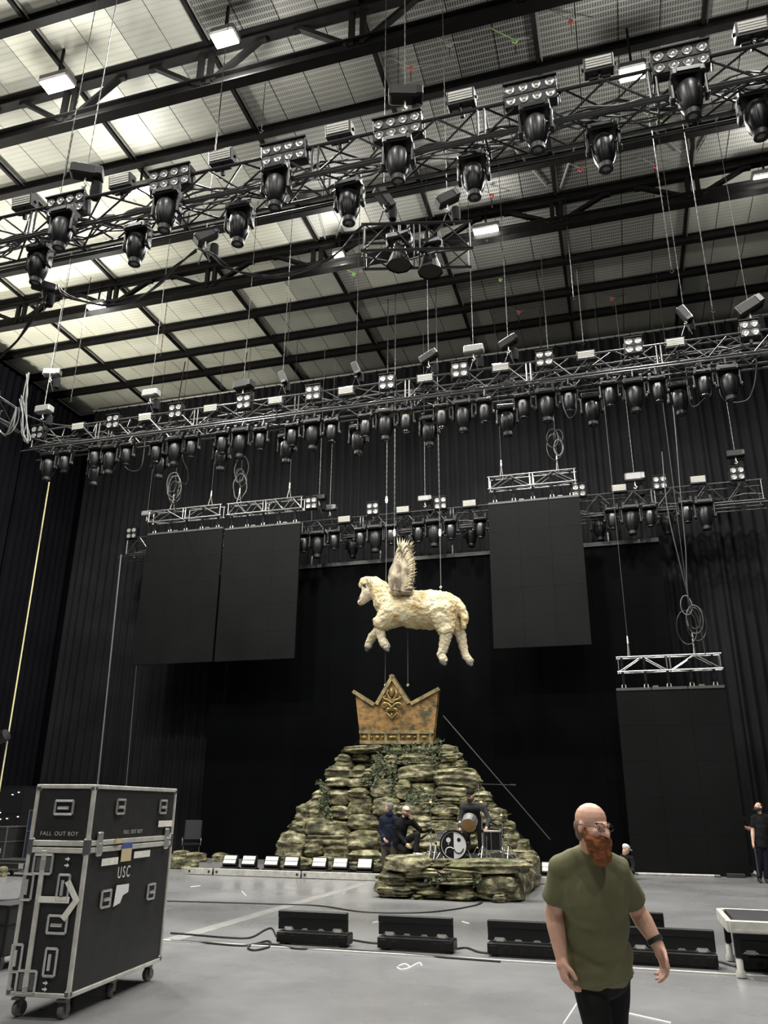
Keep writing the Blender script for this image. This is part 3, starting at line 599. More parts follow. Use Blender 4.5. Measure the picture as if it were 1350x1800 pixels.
# the small truss in the centre with two soft spotlights
cl = V((-3.58, 10.53, 10.5)); cr = V((-1.73, 10.98, 10.5)); Lc = (cr-cl).length; az = math.atan2(cr.y-cl.y, cr.x-cl.x)
truss('hanging_truss', 'short truss hanging in the centre below the front truss, carrying two hooded spotlights', [0, Lc/2, Lc], 0, 0, .5, .55, rb=.014, axis='F', origin=cl, rz=az, pipe=False, cables=2)
def spot(p, lab):
    e = empty('hooded_spotlight', p, lab, 'spotlight', 'hooded spotlights under the centre truss')
    MB().box((0, 0, .16), (.44, .26, .14), None, .03).build('base', 'fixture', e); rod('hanger', (0, 0, .2), (0, 0, max(.45, 10.53-p.z)), .025, 'black_metal', e)
    for s in (-1, 1): MB().box((s*.2, 0, .06), (.05, .12, .2), None, .01).build('yoke_arm', 'fixture', e); MB().box((s*.15, .05, .3), (.05, .05, .28)).build('clamp', 'black_metal', e)
    MB().lathe([(.06, .1), (.10, .06), (.11, -.02), (.10, -.06)], 12).build('lamp_body', 'fixture', e, smooth=True)
    prof = []
    M = MB()
    for k in range(16):
        a0, a1 = 2*math.pi*k/16, 2*math.pi*(k+1)/16; r0, r1 = .085, .21+.012*(k % 2)
        q = [(r0*math.cos(a0), r0*math.sin(a0), -.03), (r0*math.cos(a1), r0*math.sin(a1), -.03), ((.21+.012*((k+1) % 2))*math.cos(a1), (.21+.012*((k+1) % 2))*math.sin(a1), -.42), (r1*math.cos(a0), r1*math.sin(a0), -.42)]
        M.add(q, [(0, 1, 2, 3)])
    M.add([(.2*math.cos(2*math.pi*k/16), .2*math.sin(2*math.pi*k/16), -.40) for k in range(16)], [tuple(range(16))])
    M.build('fabric_hood', 'fixture', e)
spot(pY(702, 432, 10.95), 'spotlight with flared black fabric hood, left of two under the centre truss'); spot(pY(756, 443, 11.1), 'spotlight with flared black fabric hood, right of two under the centre truss')
hoist(pY(675, 348, 10.75), 'black hoist standing over the left end of the small centre truss', rz=.7, tilt=.9, sc=.9); hoist(pY(786, 350, 10.95), 'black hoist standing over the right end of the small centre truss', rz=.4, tilt=-.6, sc=.9)
def cable(lab, pts, r, m='cable', grp=None, n='cable', strands=1, spread=.03):
    b = V(pts[0]); o = None
    if strands == 1: o = MB().tube(catenary(pts, 6), r, 6).build(n, m, base=b, loc=b, smooth=True); tag(o, lab, 'cable', grp); return o
    e = empty(n, b, lab, 'cable', grp)
    for k in range(strands):
        q = [V(p)+V((rnd.uniform(-1, 1), rnd.uniform(-1, 1), rnd.uniform(-1, 1)))*spread for p in pts]; MB().tube(catenary(q, 6), r, 5).build('strand', m, e, base=b, smooth=True)
    return e
cable('black cable bundle swagged from the front truss to the centre truss', [pY(x, y, 9.9+(x-340)/900) for x, y in ((350, 436), (372, 448), (400, 470), (440, 484), (490, 484), (540, 474), (590, 448), (625, 410), (640, 395))], .014, strands=3)
cable('black cable bundle swagged below the left end of the front truss', [pY(x, y, 9.8) for x, y in ((98, 500), (115, 518), (150, 532), (190, 536), (235, 530), (280, 500), (310, 470), (345, 440))], .014, strands=3)
cable('thick black cable dropping from the left lights to the side truss', [pY(x, y, 9.8+(570-abs(y))*-.01) for x, y in ((76, 530), (60, 560), (30, 595), (5, 625), (-20, 650))], .02, strands=2)
for k, (pts, l) in enumerate(((((0, 690), (-5, 740), (10, 765), (25, 745), (32, 720)), 'pale cable bundle hanging from the side truss at the left edge'), (((45, 655), (48, 700), (40, 740), (52, 775), (40, 768), (44, 730), (36, 700)), 'grey cable bundle tied to the side truss at left'))):
    cable(l, [pY(x, y, 15.3) for x, y in pts], .014, 'cable_grey', strands=4, spread=.09)
for pts, l in ((((250, 815), (240, 828), (225, 825), (215, 810)), 'cable loop hanging below the left part of the middle truss'), (((990, 712), (1000, 735), (1012, 725), (1012, 700)), 'cable loop hanging below the right part of the middle truss'), (((1270, 700), (1310, 705), (1325, 680), (1330, 640)), 'cable loop hanging below the right end of the middle truss'), (((1215, 713), (1240, 700), (1250, 690)), 'short cable linking two lights at the right of the middle truss'), (((320, 800), (330, 830), (328, 850), (312, 855)), 'cable dropping from the middle truss to the left screens')):
    P = [pY(x, y, 17.3) for x, y in pts]; cable(l, [V((P[0].x, 17.3, T2Z))]+P+([V((P[-1].x, 17.3, T2Z))] if 'dropping' not in l else [pY(308, 900, 24.2)]), .016)

# ------------------------------------------------------------------ LED screens
PYY = 24.5
def tiles(e, xa, xb, za, zb, nx, nz, m, y=0., t=.08):
    w_, h_ = (xb-xa)/nx, (zb-za)/nz; me = MB().box((0, 0, 0), (w_-.004, t, h_-.004)).mesh('led_tile'); me.materials.append(MT[m])
    for i in range(nx):
        for j in range(nz): link('led_tile', me, e, V((xa+w_*(i+.5), y, za+h_*(j+.5))))
def screen(px, lab, trl, tpx, coil=True, fs=(.13, .76), ck=1):
    (tlx, tly), (trx, try_), (blx, bly), (brx, bry) = px; P = [pY(*q, PYY) for q in px]
    xa = (P[0].x+P[2].x)/2; xb = (P[1].x+P[3].x)/2; za = max((P[2].z+P[3].z)/2, .02); zb = (P[0].z+P[1].z)/2; b = V(((xa+xb)/2, PYY, za))
    e = empty('led_screen', b, lab, 'screen', 'black LED screens around the stage'); W = xb-xa
    tiles(e, -W/2, W/2, 0, zb-za, 3, 5, 'led')
    for k in range(3): MB().box((-W/2+W*(k+.5)/3, 0, zb-za+.05), (W/3-.02, .12, .08), None, .008).build('header_bar', 'led_frame', e)
    for k in range(5):
        x = -W/2+W*(.08+.21*k); MB().tube([(x-.05, 0, zb-za+.09), (x-.05, 0, zb-za+.17), (x, 0, zb-za+.22), (x+.05, 0, zb-za+.17), (x+.05, 0, zb-za+.09)], .016, 6).build('shackle', 'silver', e, smooth=True)
        if k % 2: MB().box((x+.25, 0, zb-za+.11), (.16, .1, .05), None, .01).build('rigging_plate', 'grey_metal', e)
    # carrying truss
    A, B, C_ = pY(*tpx[0], PYY), pY(*tpx[1], PYY), pY(*tpx[2], PYY); zt = (A.z+B.z)/2; zl = C_.z; th = .42
    n = 4; xs = [A.x+(B.x-A.x)*i/n for i in range(n+1)]
    t = truss('screen_truss', trl, [A.x, (A.x+B.x)/2, B.x], PYY-.15, zt-th, .3, th, 'truss_silver', .024, .014, 'truss', 'small trusses carrying the LED screens', pipe=False)
    tb = V(t.location)
    for k in range(5):
        x = b.x-W/2+W*(.08+.21*k)
        MB().box(V((x, PYY, (zb+.2+zt)/2))-tb, (.07, .05, zt-zb-.16)).build('strap', 'black_cloth', t)
    for i, f in enumerate(fs):
        x = A.x+(B.x-A.x)*f
        for s in (-1, 1): MB().tube([V((x+s*.03, PYY+s*.13, zt))-tb, V((x, PYY, zt+.45))-tb], .016, 5).build('sling', 'chain_bright', t)
        MB().tube([V((x, PYY, zt+.42))-tb, V((x, PYY, zt+.65))-tb], [.03, .02], 6).build('coupler', 'silver', t)
        rod('wire_rope', (x, PYY, zt+.6), (x, PYY, ZC-.02), .009, 'chain', t, tb)
    if coil:
        x = A.x+(B.x-A.x)*fs[ck]; c = empty('cable_coil', (x, PYY-.1, zt+.5), 'coiled cables hanging above '+coil, 'cable', 'coiled cables over the screens')
        for k in range(5):
            rr = rnd.uniform(.2, .40); cx, cz = rnd.uniform(-.16, .16), rnd.uniform(.1, 1.0)
            pts = [V((cx+rr*math.cos(a)*.7, rnd.uniform(-.05, .05), cz+rr*1.3*math.sin(a))) for a in [i*2*math.pi/10+k for i in range(12)]]
            MB().tube(catenary(pts, 4), .017, 6).build('loop', 'cable_grey' if k % 2 else 'cable', c, smooth=True)
        pts = [V((0, 0, 1.3)), V((-.1, 0, 2.2)), V((-.25, .1, 4)), V((-.2, .2, 6))]; MB().tube(catenary(pts, 6), .02, 6).build('lead', 'cable', c, smooth=True)
screen(((262, 941), (393, 932), (232, 1168), (373, 1165)), 'left of the two black screens hanging side by side at left', 'silver truss above the leftmost hanging screen', ((265, 901), (393, 890), (265, 920)), 'the leftmost hanging screen', (.3, .82), 0)
screen(((398, 933), (530, 922), (375, 1164), (517, 1157)), 'right of the two black screens hanging side by side at left', 'silver truss above the second hanging screen from the left', ((403, 888), (535, 876), (403, 905)), 'the second hanging screen from the left', (.13, .80), 0)
screen(((858, 888), (1017, 876), (868, 1141), (1042, 1133)), 'black screen hanging right of the winged sheep', 'silver truss above the screen right of the sheep', ((858, 843), (1012, 826), (858, 862)), 'the screen right of the sheep', (.16, .80))
screen(((1083, 1216), (1276, 1210), (1112, 1536), (1320, 1543)), 'tall black screen lowered onto the floor at right', 'silver truss above the screen lowered to the floor', ((1083, 1157), (1267, 1150), (1083, 1185)), 'the screen lowered to the floor')
LW = 26.0; a = pY(375, 1165, LW); b = pY(1158, 948, LW); zt = (pY(528, 998, LW).z+pY(1154, 945, LW).z)/2
lw = empty('led_wall', ((a.x+b.x)/2, LW, 0), 'huge black LED wall behind the rock mountain and the sheep', 'screen'); Wd = b.x-a.x
tiles(lw, -Wd/2, Wd/2, .25, zt-.12, 14, 9, 'led_wall')
for k in range(7): MB().box((-Wd/2+Wd*(k+.5)/7, -.02, zt-.05), (Wd/7-.01, .16, .13)).build('header_bar', 'led_frame', lw)
MB().box((0, .1, .125), (Wd, .3, .25)).build('base_plinth', 'led_wall', lw)
for k in range(6): MB().tube([(-Wd/2+Wd*(k+.4)/6, 0, zt), (-Wd/2+Wd*(k+.4)/6, 0, zt+.35)], .025, 6).build('hanger', 'silver', lw)
# ropes and lines
def line(lab, A, B, r, m, n='rope', grp=None): A = V(A); o = rod(n, A, B, r, m); tag(o, lab, 'rope', grp); return o
line('yellow rope running down the left curtain to the floor', pY(88, 838, 18.2), pY(-2, 1395, 18.2), .02, 'rope_yellow')
p = pY(213, 975, 25.2); line('grey rope hanging from the left end of the rear truss to the floor', p, pY(160, 1492, 25.2), .03, 'cable_grey'); line('thin grey rope hanging behind the left screens to the floor', pY(240, 1168, 25.4), pY(211, 1507, 25.4), .012, 'cable_grey')
line('long thin pole slanting down to the right of the crown', pY(779, 1258, 21.4), pY(967, 1476, 21.4), .016, 'chain')
line('thin guy line slanting down left of the crown to the floor', pY(634, 1296, 22.9), pY(494, 1474, 22.9), .008, 'chain_dark')
p = pY(1205, 640, 24.2); cable('long cable hanging down at the right to the lowered screen', [V((pY(1172, 620, 24.0).x, 24.0, ZC-.02))]+[pY(x, y, 24.0) for x, y in ((1172, 620), (1185, 730), (1195, 850), (1205, 960), (1210, 1050), (1228, 1090), (1240, 1150))], .018, 'cable')

# pale struts and bright slings seen against the roof mesh
for x0, y0, x1, y1, l in ((905, 262, 962, 328, 'pale roof strut leaning left above the lower right moving heads'), (1012, 252, 985, 330, 'pale roof strut leaning right above the lower right moving heads'), (1132, 212, 1196, 268, 'pale roof strut leaning left, near the right end of the front truss'), (1206, 200, 1214, 262, 'upright pale roof strut near the right end of the front truss'), (1262, 206, 1226, 268, 'pale roof strut leaning right, near the right end of the front truss'), (560, 372, 572, 420, 'pale roof strut left of the centre truss'), (610, 360, 590, 420, 'short pale roof strut beside the centre truss')):
    o = rod('roof_strut', pZ(x0, y0, ZC-.08), pZ(x1, y1, ZC-.08), .035, 'chain_bright'); tag(o, l, 'strut', 'pale struts under the roof')
for x, y, c, l in ((790, 76, 'chain_bright', 'pale sling hanging at the top above the front truss'), (1003, 36, 'red', 'red-tagged sling hanging at the top right'), (905, 70, 'green', 'green strap with red tag at the top right of centre'), (1020, 296, 'red', 'red shackle sling right of the lower moving heads'), (1152, 290, 'red', 'red sling above the far roof truss at right'), (864, 342, 'red', 'small red sling right of the centre truss'), (1168, 215, 'green', 'green strap at the right end of the front truss'), (912, 548, 'red', 'red sling under the roof above the middle truss'), (1076, 524, 'red', 'red sling under the roof, right above the middle truss'), (880, 490, 'green', 'green strap under the roof right of the hooded spotlights'), (622, 480, 'green', 'green strap under the roof left of the hooded spotlights'), (722, 118, 'red', 'small red tag left of the middle hoist of the front truss')):
    b_ = pZ(x, y, ZC-.25); e = empty('roof_sling', b_, l, 'sling', 'slings hanging under the roof')
    for s_ in (-1, 1): rod('leg', V((0, 0, 0)), V((s_*.5, .25*s_, .23)), .014, 'chain_bright' if c != 'green' or s_ > 0 else 'green', e)
    MB().tube([(0, 0, .02), (.05, 0, -.05), (0, 0, -.12), (-.05, 0, -.05), (0, 0, .02)], .022, 6).build('shackle', c, e)
    rod('drop', V((0, 0, -.1)), V((0, 0, -.45)), .012, 'chain', e)
# ------------------------------------------------------------------ rock mountain
def stone_mesh(seed, flat=0.):
    N = 6; P = {}; vs_ = []; fs = []
    def vid(p):
        k = tuple(round(c*1000) for c in p)
        if k not in P:
            q = V(p); d = q.normalized()*.60; q = q.lerp(d, .66)
            o = V((seed*3.7, seed*1.3, -seed*2.1)); q += V((noise.noise(q*1.6+o), noise.noise(q*1.6+o+V((9, 0, 0))), noise.noise(q*1.9+o+V((0, 7, 0)))))*.11
            st = math.sin(q.z*(15+5*math.sin(seed))+3*noise.noise(q*1.2+o)+seed); g = .046*max(-1., min(1., st*2.2)); q.x *= 1+g*1.2; q.y *= 1+g*2.0
            q += V((1, 1, 1))*.02*noise.noise(q*6+o)
            P[k] = len(vs_); vs_.append(q)
        return P[k]
    for a in range(3):
        for s in (-.5, .5):
            for i in range(N):
                for j in range(N):
                    q = []
                    for u, v_ in ((i, j), (i+1, j), (i+1, j+1), (i, j+1)):
                        c = [0, 0, 0]; c[a] = s; c[(a+1) % 3] = u/N-.5; c[(a+2) % 3] = v_/N-.5; q.append(vid(c))
                    fs.append(q)
    me = MB().add(vs_, fs).mesh('stone'); me.materials.append(MT['rock']); smooth_mesh(me, .75); return me
STONES = [stone_mesh(k) for k in range(14)]
def stone(parent, base, c, dims, roll=0., yaw=0., k=None):
    o = link('stone', STONES[rnd.randrange(14) if k is None else k % 14], parent); o.location = V(c)-V(base); o.rotation_euler = (rnd.uniform(-.1, .1), roll, yaw); o.scale = dims; return o
MA, MK = 21.35, .5
def pS(x, y, off=0.): d = ray(x, y); t = (MA+off+MK*CH)/(d.y-MK*d.z); return CP+d*t
mb_ = V((-6, 22, 0)); mt = empty('rock_mountain', mb_, 'mossy layered stone mountain in the middle of the stage, under the crown', 'mountain')
left = [(1313, 603), (1325, 597), (1340, 585), (1360, 574), (1380, 568), (1395, 553), (1415, 530), (1440, 516), (1460, 502), (1475, 490), (1500, 486), (1530, 486)]
right = [(1313, 800), (1330, 806), (1350, 818), (1368, 836), (1390, 848), (1408, 860), (1425, 874), (1445, 890), (1465, 903), (1480, 916), (1500, 932), (1520, 944), (1530, 948)]
def edge(t, y):
    for (ya, xa), (yb, xb) in zip(t, t[1:]):
        if ya <= y <= yb: return xa+(xb-xa)*(y-ya)/(yb-ya)
    return t[-1][1]
ys = [1316, 1340, 1370, 1400, 1430, 1460, 1490, 1520, 1545]
poly = [pS(edge(left, min(y, 1530))+12, y, .32) for y in ys] + [pS(edge(right, min(y, 1530))-12, y, .32) for y in reversed(ys)]
n = len(poly); cv = poly + [p+V((0, 2.6-.42*p.z, 0)) for p in poly]
MB().add(cv, [tuple(range(n)), tuple(range(2*n-1, n-1, -1))]+[(i, (i+1) % n, n+(i+1) % n, n+i) for i in range(n)]).build('core', 'riser_floor', mt, base=mb_)
def mstone(x0, y0, x1, y1, off=0., roll=0., thick=.5):
    c = pS((x0+x1)/2, (y0+y1)/2, off); q = proj(c)[2]/FPX
    w_, h_ = (x1-x0)*q*1.02, (y1-y0)*q*.99
    stone(mt, mb_, c+V((0, .12, 0)), (w_, max(thick, min(.9, w_*.6)), h_), roll, rnd.uniform(-.1, .1))
big = [(486, 1466, 537, 1512), (536, 1477, 568, 1508), (568, 1476, 615, 1510), (534, 1442, 615, 1471), (539, 1467, 610, 1484), (511, 1446, 537, 1474), (608, 1434, 668, 1461), (609, 1463, 668, 1497), (613, 1496, 668, 1514), (612, 1399, 651, 1436), (580, 1419, 612, 1440), (581, 1438, 609, 1453), (522, 1415, 542, 1443), (537, 1411, 567, 1445), (549, 1391, 573, 1414), (577, 1387, 616, 1414), (613, 1386, 644, 1401), (572, 1367, 614, 1382), (612, 1370, 648, 1387), (654, 1373, 695, 1405), (693, 1376, 723, 1405), (587, 1339, 621, 1358), (573, 1347, 619, 1368), (619, 1347, 642, 1368), (640, 1352, 656, 1372), (652, 1340, 695, 1368), (700, 1345, 770, 1374), (596, 1326, 616, 1339), (617, 1325, 650, 1339), (602, 1313, 675, 1324), (652, 1325, 676, 1339),
       (766, 1311, 800, 1328), (773, 1325, 801, 1339), (797, 1323, 809, 1332), (799, 1337, 818, 1351), (768, 1338, 800, 1355), (795, 1351, 834, 1368), (766, 1354, 840, 1385), (767, 1383, 822, 1403), (834, 1392, 861, 1409), (772, 1403, 816, 1414), (761, 1416, 805, 1434), (757, 1433, 803, 1446), (861, 1422, 888, 1445), (863, 1444, 884, 1460), (882, 1445, 903, 1464), (876, 1466, 913, 1491), (911, 1478, 928, 1497), (888, 1495, 938, 1513), (917, 1505, 948, 1530), (699, 1372, 723, 1392), (700, 1412, 757, 1438), (704, 1433, 758, 1462), (722, 1378, 768, 1398), (720, 1396, 770, 1416), (655, 1404, 700, 1436), (676, 1313, 722, 1328), (720, 1313, 768, 1330), (675, 1328, 700, 1346), (700, 1328, 768, 1347), (820, 1384, 850, 1402), (806, 1403, 850, 1424), (803, 1424, 862, 1446), (830, 1446, 866, 1470), (756, 1444, 830, 1466), (612, 1510, 668, 1530), (486, 1508, 545, 1530), (545, 1508, 612, 1530), (840, 1468, 880, 1494), (668, 1462, 730, 1490), (730, 1466, 842, 1492), (850, 1493, 892, 1515), (668, 1436, 705, 1464)]
for q in big: mstone(*q, off=rnd.uniform(-.20, .10), roll=rnd.uniform(-.08, .08), thick=.55)
for y in range(1317, 1530, 10):
    x, xr = edge(left, y)+3, edge(right, y)-3
    while x < xr:
        w_ = rnd.uniform(28, 62); mstone(x, y-5.5, min(x+w_, xr+4), y+5.5, off=.35, roll=rnd.uniform(-.12, .12), thick=.5); x += w_*.95
def ivy(e, base, spots, f):
    M = MB()
    for x, y, rx, ry, n_ in spots:
        for _ in range(n_):
            a, r_ = rnd.uniform(0, 6.28), math.sqrt(rnd.random()); p = f(x+rx*r_*math.cos(a), y+ry*r_*math.sin(a), -.25-rnd.random()*.12)
            d = V((rnd.uniform(-1, 1), rnd.uniform(-.8, .2), rnd.uniform(-1, .4))).normalized(); nn = V((rnd.uniform(-.6, .6), -1, rnd.uniform(-.2, .9))).normalized(); sd = d.cross(nn).normalized(); L = rnd.uniform(.05, .10)
            M.add([p, p+d*L*.5+sd*L*.42, p+d*L*1.15, p+d*L*.5-sd*L*.42, p+d*L*.5-nn*.012], [(0, 1, 4), (1, 2, 4), (2, 3, 4), (3, 0, 4)])
    tag(M.build('ivy', 'leaf', e, base=base), kind='stuff')
ivy(mt, mb_, [(690, 1316, 28, 8, 110), (745, 1314, 30, 8, 90), (772, 1304, 8, 8, 40), (668, 1345, 14, 22, 110), (690, 1370, 7, 30, 90), (650, 1368, 16, 14, 60), (735, 1398, 24, 14, 150), (752, 1410, 18, 10, 60), (572, 1400, 10, 18, 90), (562, 1378, 8, 8, 30), (578, 1432, 10, 14, 50), (720, 1335, 30, 8, 40), (763, 1330, 10, 14, 50), (800, 1425, 8, 4, 16)], lambda x, y, o: pS(x, y, o))

# ------------------------------------------------------------------ stone drum riser
rb_ = V((-3.6, 18, 0)); rs = empty('stone_riser', rb_, 'low riser of mossy stones carrying the drum kit', 'riser'); RZ = .58
MB().box((-3.6, 18.95, RZ/2), (2.35, 4.6, RZ)).build('platform', 'riser_floor', rs, base=rb_)
def rstone(x0, y0, x1, y1, Y=16.45, thick=.6, roll=0.):
    c = pY((x0+x1)/2, (y0+y1)/2, Y); q = proj(c)[2]/FPX; w_, h_ = (x1-x0)*q*.99, (y1-y0)*q*.93; c.z = max(c.z, h_*.45)
    stone(rs, rb_, c+V((0, .16+rnd.uniform(-.16, .12), 0)), (w_, thick, h_), roll, rnd.uniform(-.10, .10))
for q in ((676, 1505, 757, 1531), (756, 1511, 793, 1527), (778, 1513, 922, 1537), (711, 1526, 776, 1546), (666, 1532, 716, 1556), (666, 1555, 730, 1574), (721, 1547, 766, 1562), (731, 1555, 776, 1573), (762, 1541, 839, 1554), (791, 1555, 832, 1573), (728, 1571, 749, 1581), (747, 1568, 784, 1582), (782, 1568, 838, 1585), (837, 1565, 872, 1586), (870, 1573, 893, 1587), (838, 1539, 912, 1574), (775, 1526, 845, 1543), (700, 1540, 740, 1560), (660, 1545, 690, 1570)):
    rstone(*q, roll=rnd.uniform(-.05, .05))
for y0, z0, dy, dz, x_ in ((17.2, .26, 1.4, .5, -2.42), (18.6, .22, 1.5, .45, -2.38), (19.9, .2, 1.3, .42, -2.40), (18.0, .52, 1.6, .2, -2.40), (19.4, .5, 1.5, .2, -2.40), (16.8, .12, .7, .26, -2.36), (20.6, .35, .9, .5, -2.5)):
    stone(rs, rb_, (x_, y0, z0), (.42, dy*1.05, dz*1.1), 0, rnd.uniform(-.05, .05))
for y0, z0, dy, dz in ((17.1, .2, 1.2, .42), (18.3, .2, 1.3, .4), (19.5, .2, 1.2, .4), (20.6, .2, 1.1, .4), (17.6, .48, 1.5, .24), (19.2, .48, 1.6, .24)):
    stone(rs, rb_, (-4.78, y0, z0), (.4, dy*1.05, dz*1.1), 0, 0)
ivy(rs, rb_, [(770, 1545, 20, 6, 40), (838, 1546, 10, 10, 40), (785, 1540, 10, 5, 20)], lambda x, y, o: pY(x, y, 16.4+o*.6))
# low rows of loose stones
def rubble(spots, lab0, grp):
    for (x, y, wpx, hpx), lab in spots:
        b = pZ(x, y+hpx/2); q = proj(b)[2]/FPX; o = link('loose_stone', STONES[rnd.randrange(14)]); o.scale = (wpx*q*1.15, wpx*q*.8, hpx*q*1.2); o.location = b+V((0, 0, hpx*q*.5)); tag(o, lab, 'stone', grp)
rubble((((312, 1519, 22, 16), 'mossy loose stone nearest the tall case, low on the floor'), ((334, 1521, 24, 14), 'mossy loose stone second from the tall case, low on the floor'), ((318, 1506, 26, 14), 'loose stone on top of the low row beside the tall case'), ((345, 1508, 30, 13), 'long loose stone on the low row right of the tall case'), ((372, 1500, 28, 12), 'flat loose stone behind the silver tray at the left'), ((387, 1508, 24, 12), 'dark loose stone left of the first footlight'), ((354, 1498, 24, 9), 'thin loose stone lying on the back of the low row')), '', 'low row of stones at the left')
rubble((((45, 1577, 20, 22), 'mossy stone peeking out left of the tall case'), ((3, 1534, 14, 14), 'small mossy stone at the left edge of the floor')), '', 'stones at the far left')

# ------------------------------------------------------------------ crown
CYY = 22.95; cb = V((-6.07, CYY, pY(690, 1306, CYY).z)); cw = empty('crown', cb, 'huge weathered golden crown standing on top of the rock mountain', 'crown')
def cf(u, v, w): d = (u-697)/68; return pY(u, v, CYY)+V((0, -w, 0))
def subd(P, k=4): return [((a[0]+(b[0]-a[0])*i/k), (a[1]+(b[1]-a[1])*i/k)) for a, b in zip(P, P[1:]+P[:1]) for i in range(k)]
outl = [(624, 1214), (660, 1237), (689.6, 1186), (721.5, 1235), (770.4, 1209), (766, 1255), (761, 1306), (697, 1307), (634, 1306), (629, 1262)]
MB().prism(subd(outl), -.25, 0, cf).build('body', 'crown', cw, base=cb)
def strip(P, wpx, w0, w1, n, m):
    M = MB()
    for (ax, ay), (bx, by) in zip(P, P[1:]):
        dx, dy = bx-ax, by-ay; L = math.hypot(dx, dy); nx_, ny_ = -dy/L*wpx, dx/L*wpx
        if ny_ < 0: nx_, ny_ = -nx_, -ny_
        M.prism([(ax, ay), ((ax+bx)/2, (ay+by)/2), (bx, by), (bx+nx_, by+ny_), ((ax+bx)/2+nx_, (ay+by)/2+ny_), (ax+nx_, ay+ny_)], w0, w1, cf)
    return M.build(n, m, cw, base=cb)
P_ = [(623, 1213), (660, 1237), (689.6, 1185), (721.5, 1235), (771, 1208)]
for a, b in zip(P_, P_[1:]): strip([a, b], 6, -.06, .08, 'edge_trim', 'crown_trim')
strip([(632.5, 1283.5), (697, 1284), (763, 1284)], 6, -.02, .07, 'band_rail', 'crown_trim'); strip([(633.5, 1302), (697, 1302.5), (761.5, 1302)], 6, -.02, .08, 'band_rail', 'crown_trim'); strip([(633, 1289), (697, 1289.5), (762, 1289)], 13, -.02, .02, 'band', 'crown')
for x in (650, 679, 702, 736, 757): MB().prism([(x-2, 1289), (x+2, 1289), (x+2, 1303), (x-2, 1303)], 0, .06, cf).build('band_divider', 'crown_trim', cw, base=cb)
q = proj(cf(690, 1250, 0))[2]/FPX
for x, wx, wy in ((641, 5, 3), (654.5, 2, 2), (664, 4.5, 3), (673.5, 2, 2), (690.5, 7.5, 2.6), (709, 2, 2), (719, 5, 3), (730, 2, 2), (746, 5, 2.8)):
    MB().ell(cf(x, 1296, .03), (wx*q, .06, wy*q)).build('stud', 'gilt', cw, base=cb, smooth=True)
def tubepx(P, r, n, m='gilt'): MB().tube(catenary([cf(u, v, w) for u, v, w in P], 5), [q*(r[0]+(r[1]-r[0])*i/(5*(len(P)-1))) for i in range(5*(len(P)-1)+1)], 8).build(n, m, fl, base=cb, smooth=True)
fl = empty('emblem', (0, 0, 0)); fl.parent = cw
bpy.data.objects.remove(fl); fl = MB().ell(cf(690, 1217, .06), (4.2*q, .09, 8*q)).build('emblem', 'gilt', cw, base=cb, smooth=True)
def arc(P, r, n='scroll'):
    for s in (1, -1): tubepx([(690+s*u, v, w) for u, v, w in P], r, n)
arc([(1, 1232, .06), (5, 1226, .08), (8.5, 1219, .08), (6, 1213, .06)], (1.6, 1.2), 'petal')
arc([(1, 1236, .06), (6, 1231, .08), (12, 1229, .08), (15, 1226, .06), (11, 1224, .05)], (1.8, 1.1), 'petal')
arc([(1, 1243, .06), (6, 1238, .08), (13, 1236.5, .09), (17.5, 1241, .07), (13, 1244, .06), (9, 1241, .05)], (2.0, 1.0))
arc([(1, 1249, .06), (5, 1246, .08), (9, 1248, .08), (7, 1251, .06)], (2.0, 1.4))
arc([(0, 1263, .06), (4, 1259, .08), (9, 1254, .08), (12, 1257, .07), (9, 1261, .06)], (1.6, 1.0))
MB().ell(cf(690, 1244, .08), (3.6*q, .08, 3.8*q)).build('boss', 'gilt', fl, base=cb, smooth=True); MB().ell(cf(690, 1257, .06), (2.4*q, .06, 4*q)).build('boss', 'gilt', fl, base=cb, smooth=True)

# ------------------------------------------------------------------ winged sheep
SY = 22.5; SQ = proj(pY(720, 1070, SY))[2]/FPX/5.4
def sp(x, y, d=0.): return pY(600+x/5.4, 940+y/5.4, SY)+V((0, d, 0))
sb = V(sp(650, 900)); sh = empty('winged_sheep', sb, 'cream woolly winged sheep prop flying on wires above the crown', 'sheep')
def sc_(mb, P, k=1.): 
    for (x0, y0, r0, d0), (x1, y1, r1, d1) in zip(P, P[1:]): mb.cap(sp(x0, y0, d0), sp(x1, y1, d1), r0*SQ*k, r1*SQ*k, 14)
B = MB()
sc_(B, [(500, 660, 150, 0), (680, 710, 182, 0), (850, 712, 186, 0), (965, 700, 165, 0)])
sc_(B, [(520, 720, 150, 0), (430, 640, 125, 0), (370, 540, 108, 0), (310, 480, 90, 0)])
sc_(B, [(310, 480, 88, 0), (228, 458, 60, 0), (203, 482, 40, 0)])
sc_(B, [(500, 760, 135, -.18), (410, 850, 88, -.24)]); sc_(B, [(480, 760, 120, .18), (370, 845, 62, .24)])
sc_(B, [(960, 760, 160, -.12), (1005, 900, 88, -.22)]); sc_(B, [(1000, 760, 120, .2), (1085, 880, 62, .25), (1110, 915, 45, .25)])
sc_(B, [(1095, 630, 34, 0), (1150, 710, 40, 0), (1172, 800, 38, 0), (1165, 875, 28, 0)])
wool = lambda c: .018*noise.noise(c*4.2)+.028*noise.noise(c*9)+.024*noise.noise(c*19)
vobj(B, .030, 'body', 'wool', sh, 3, wool, sb)
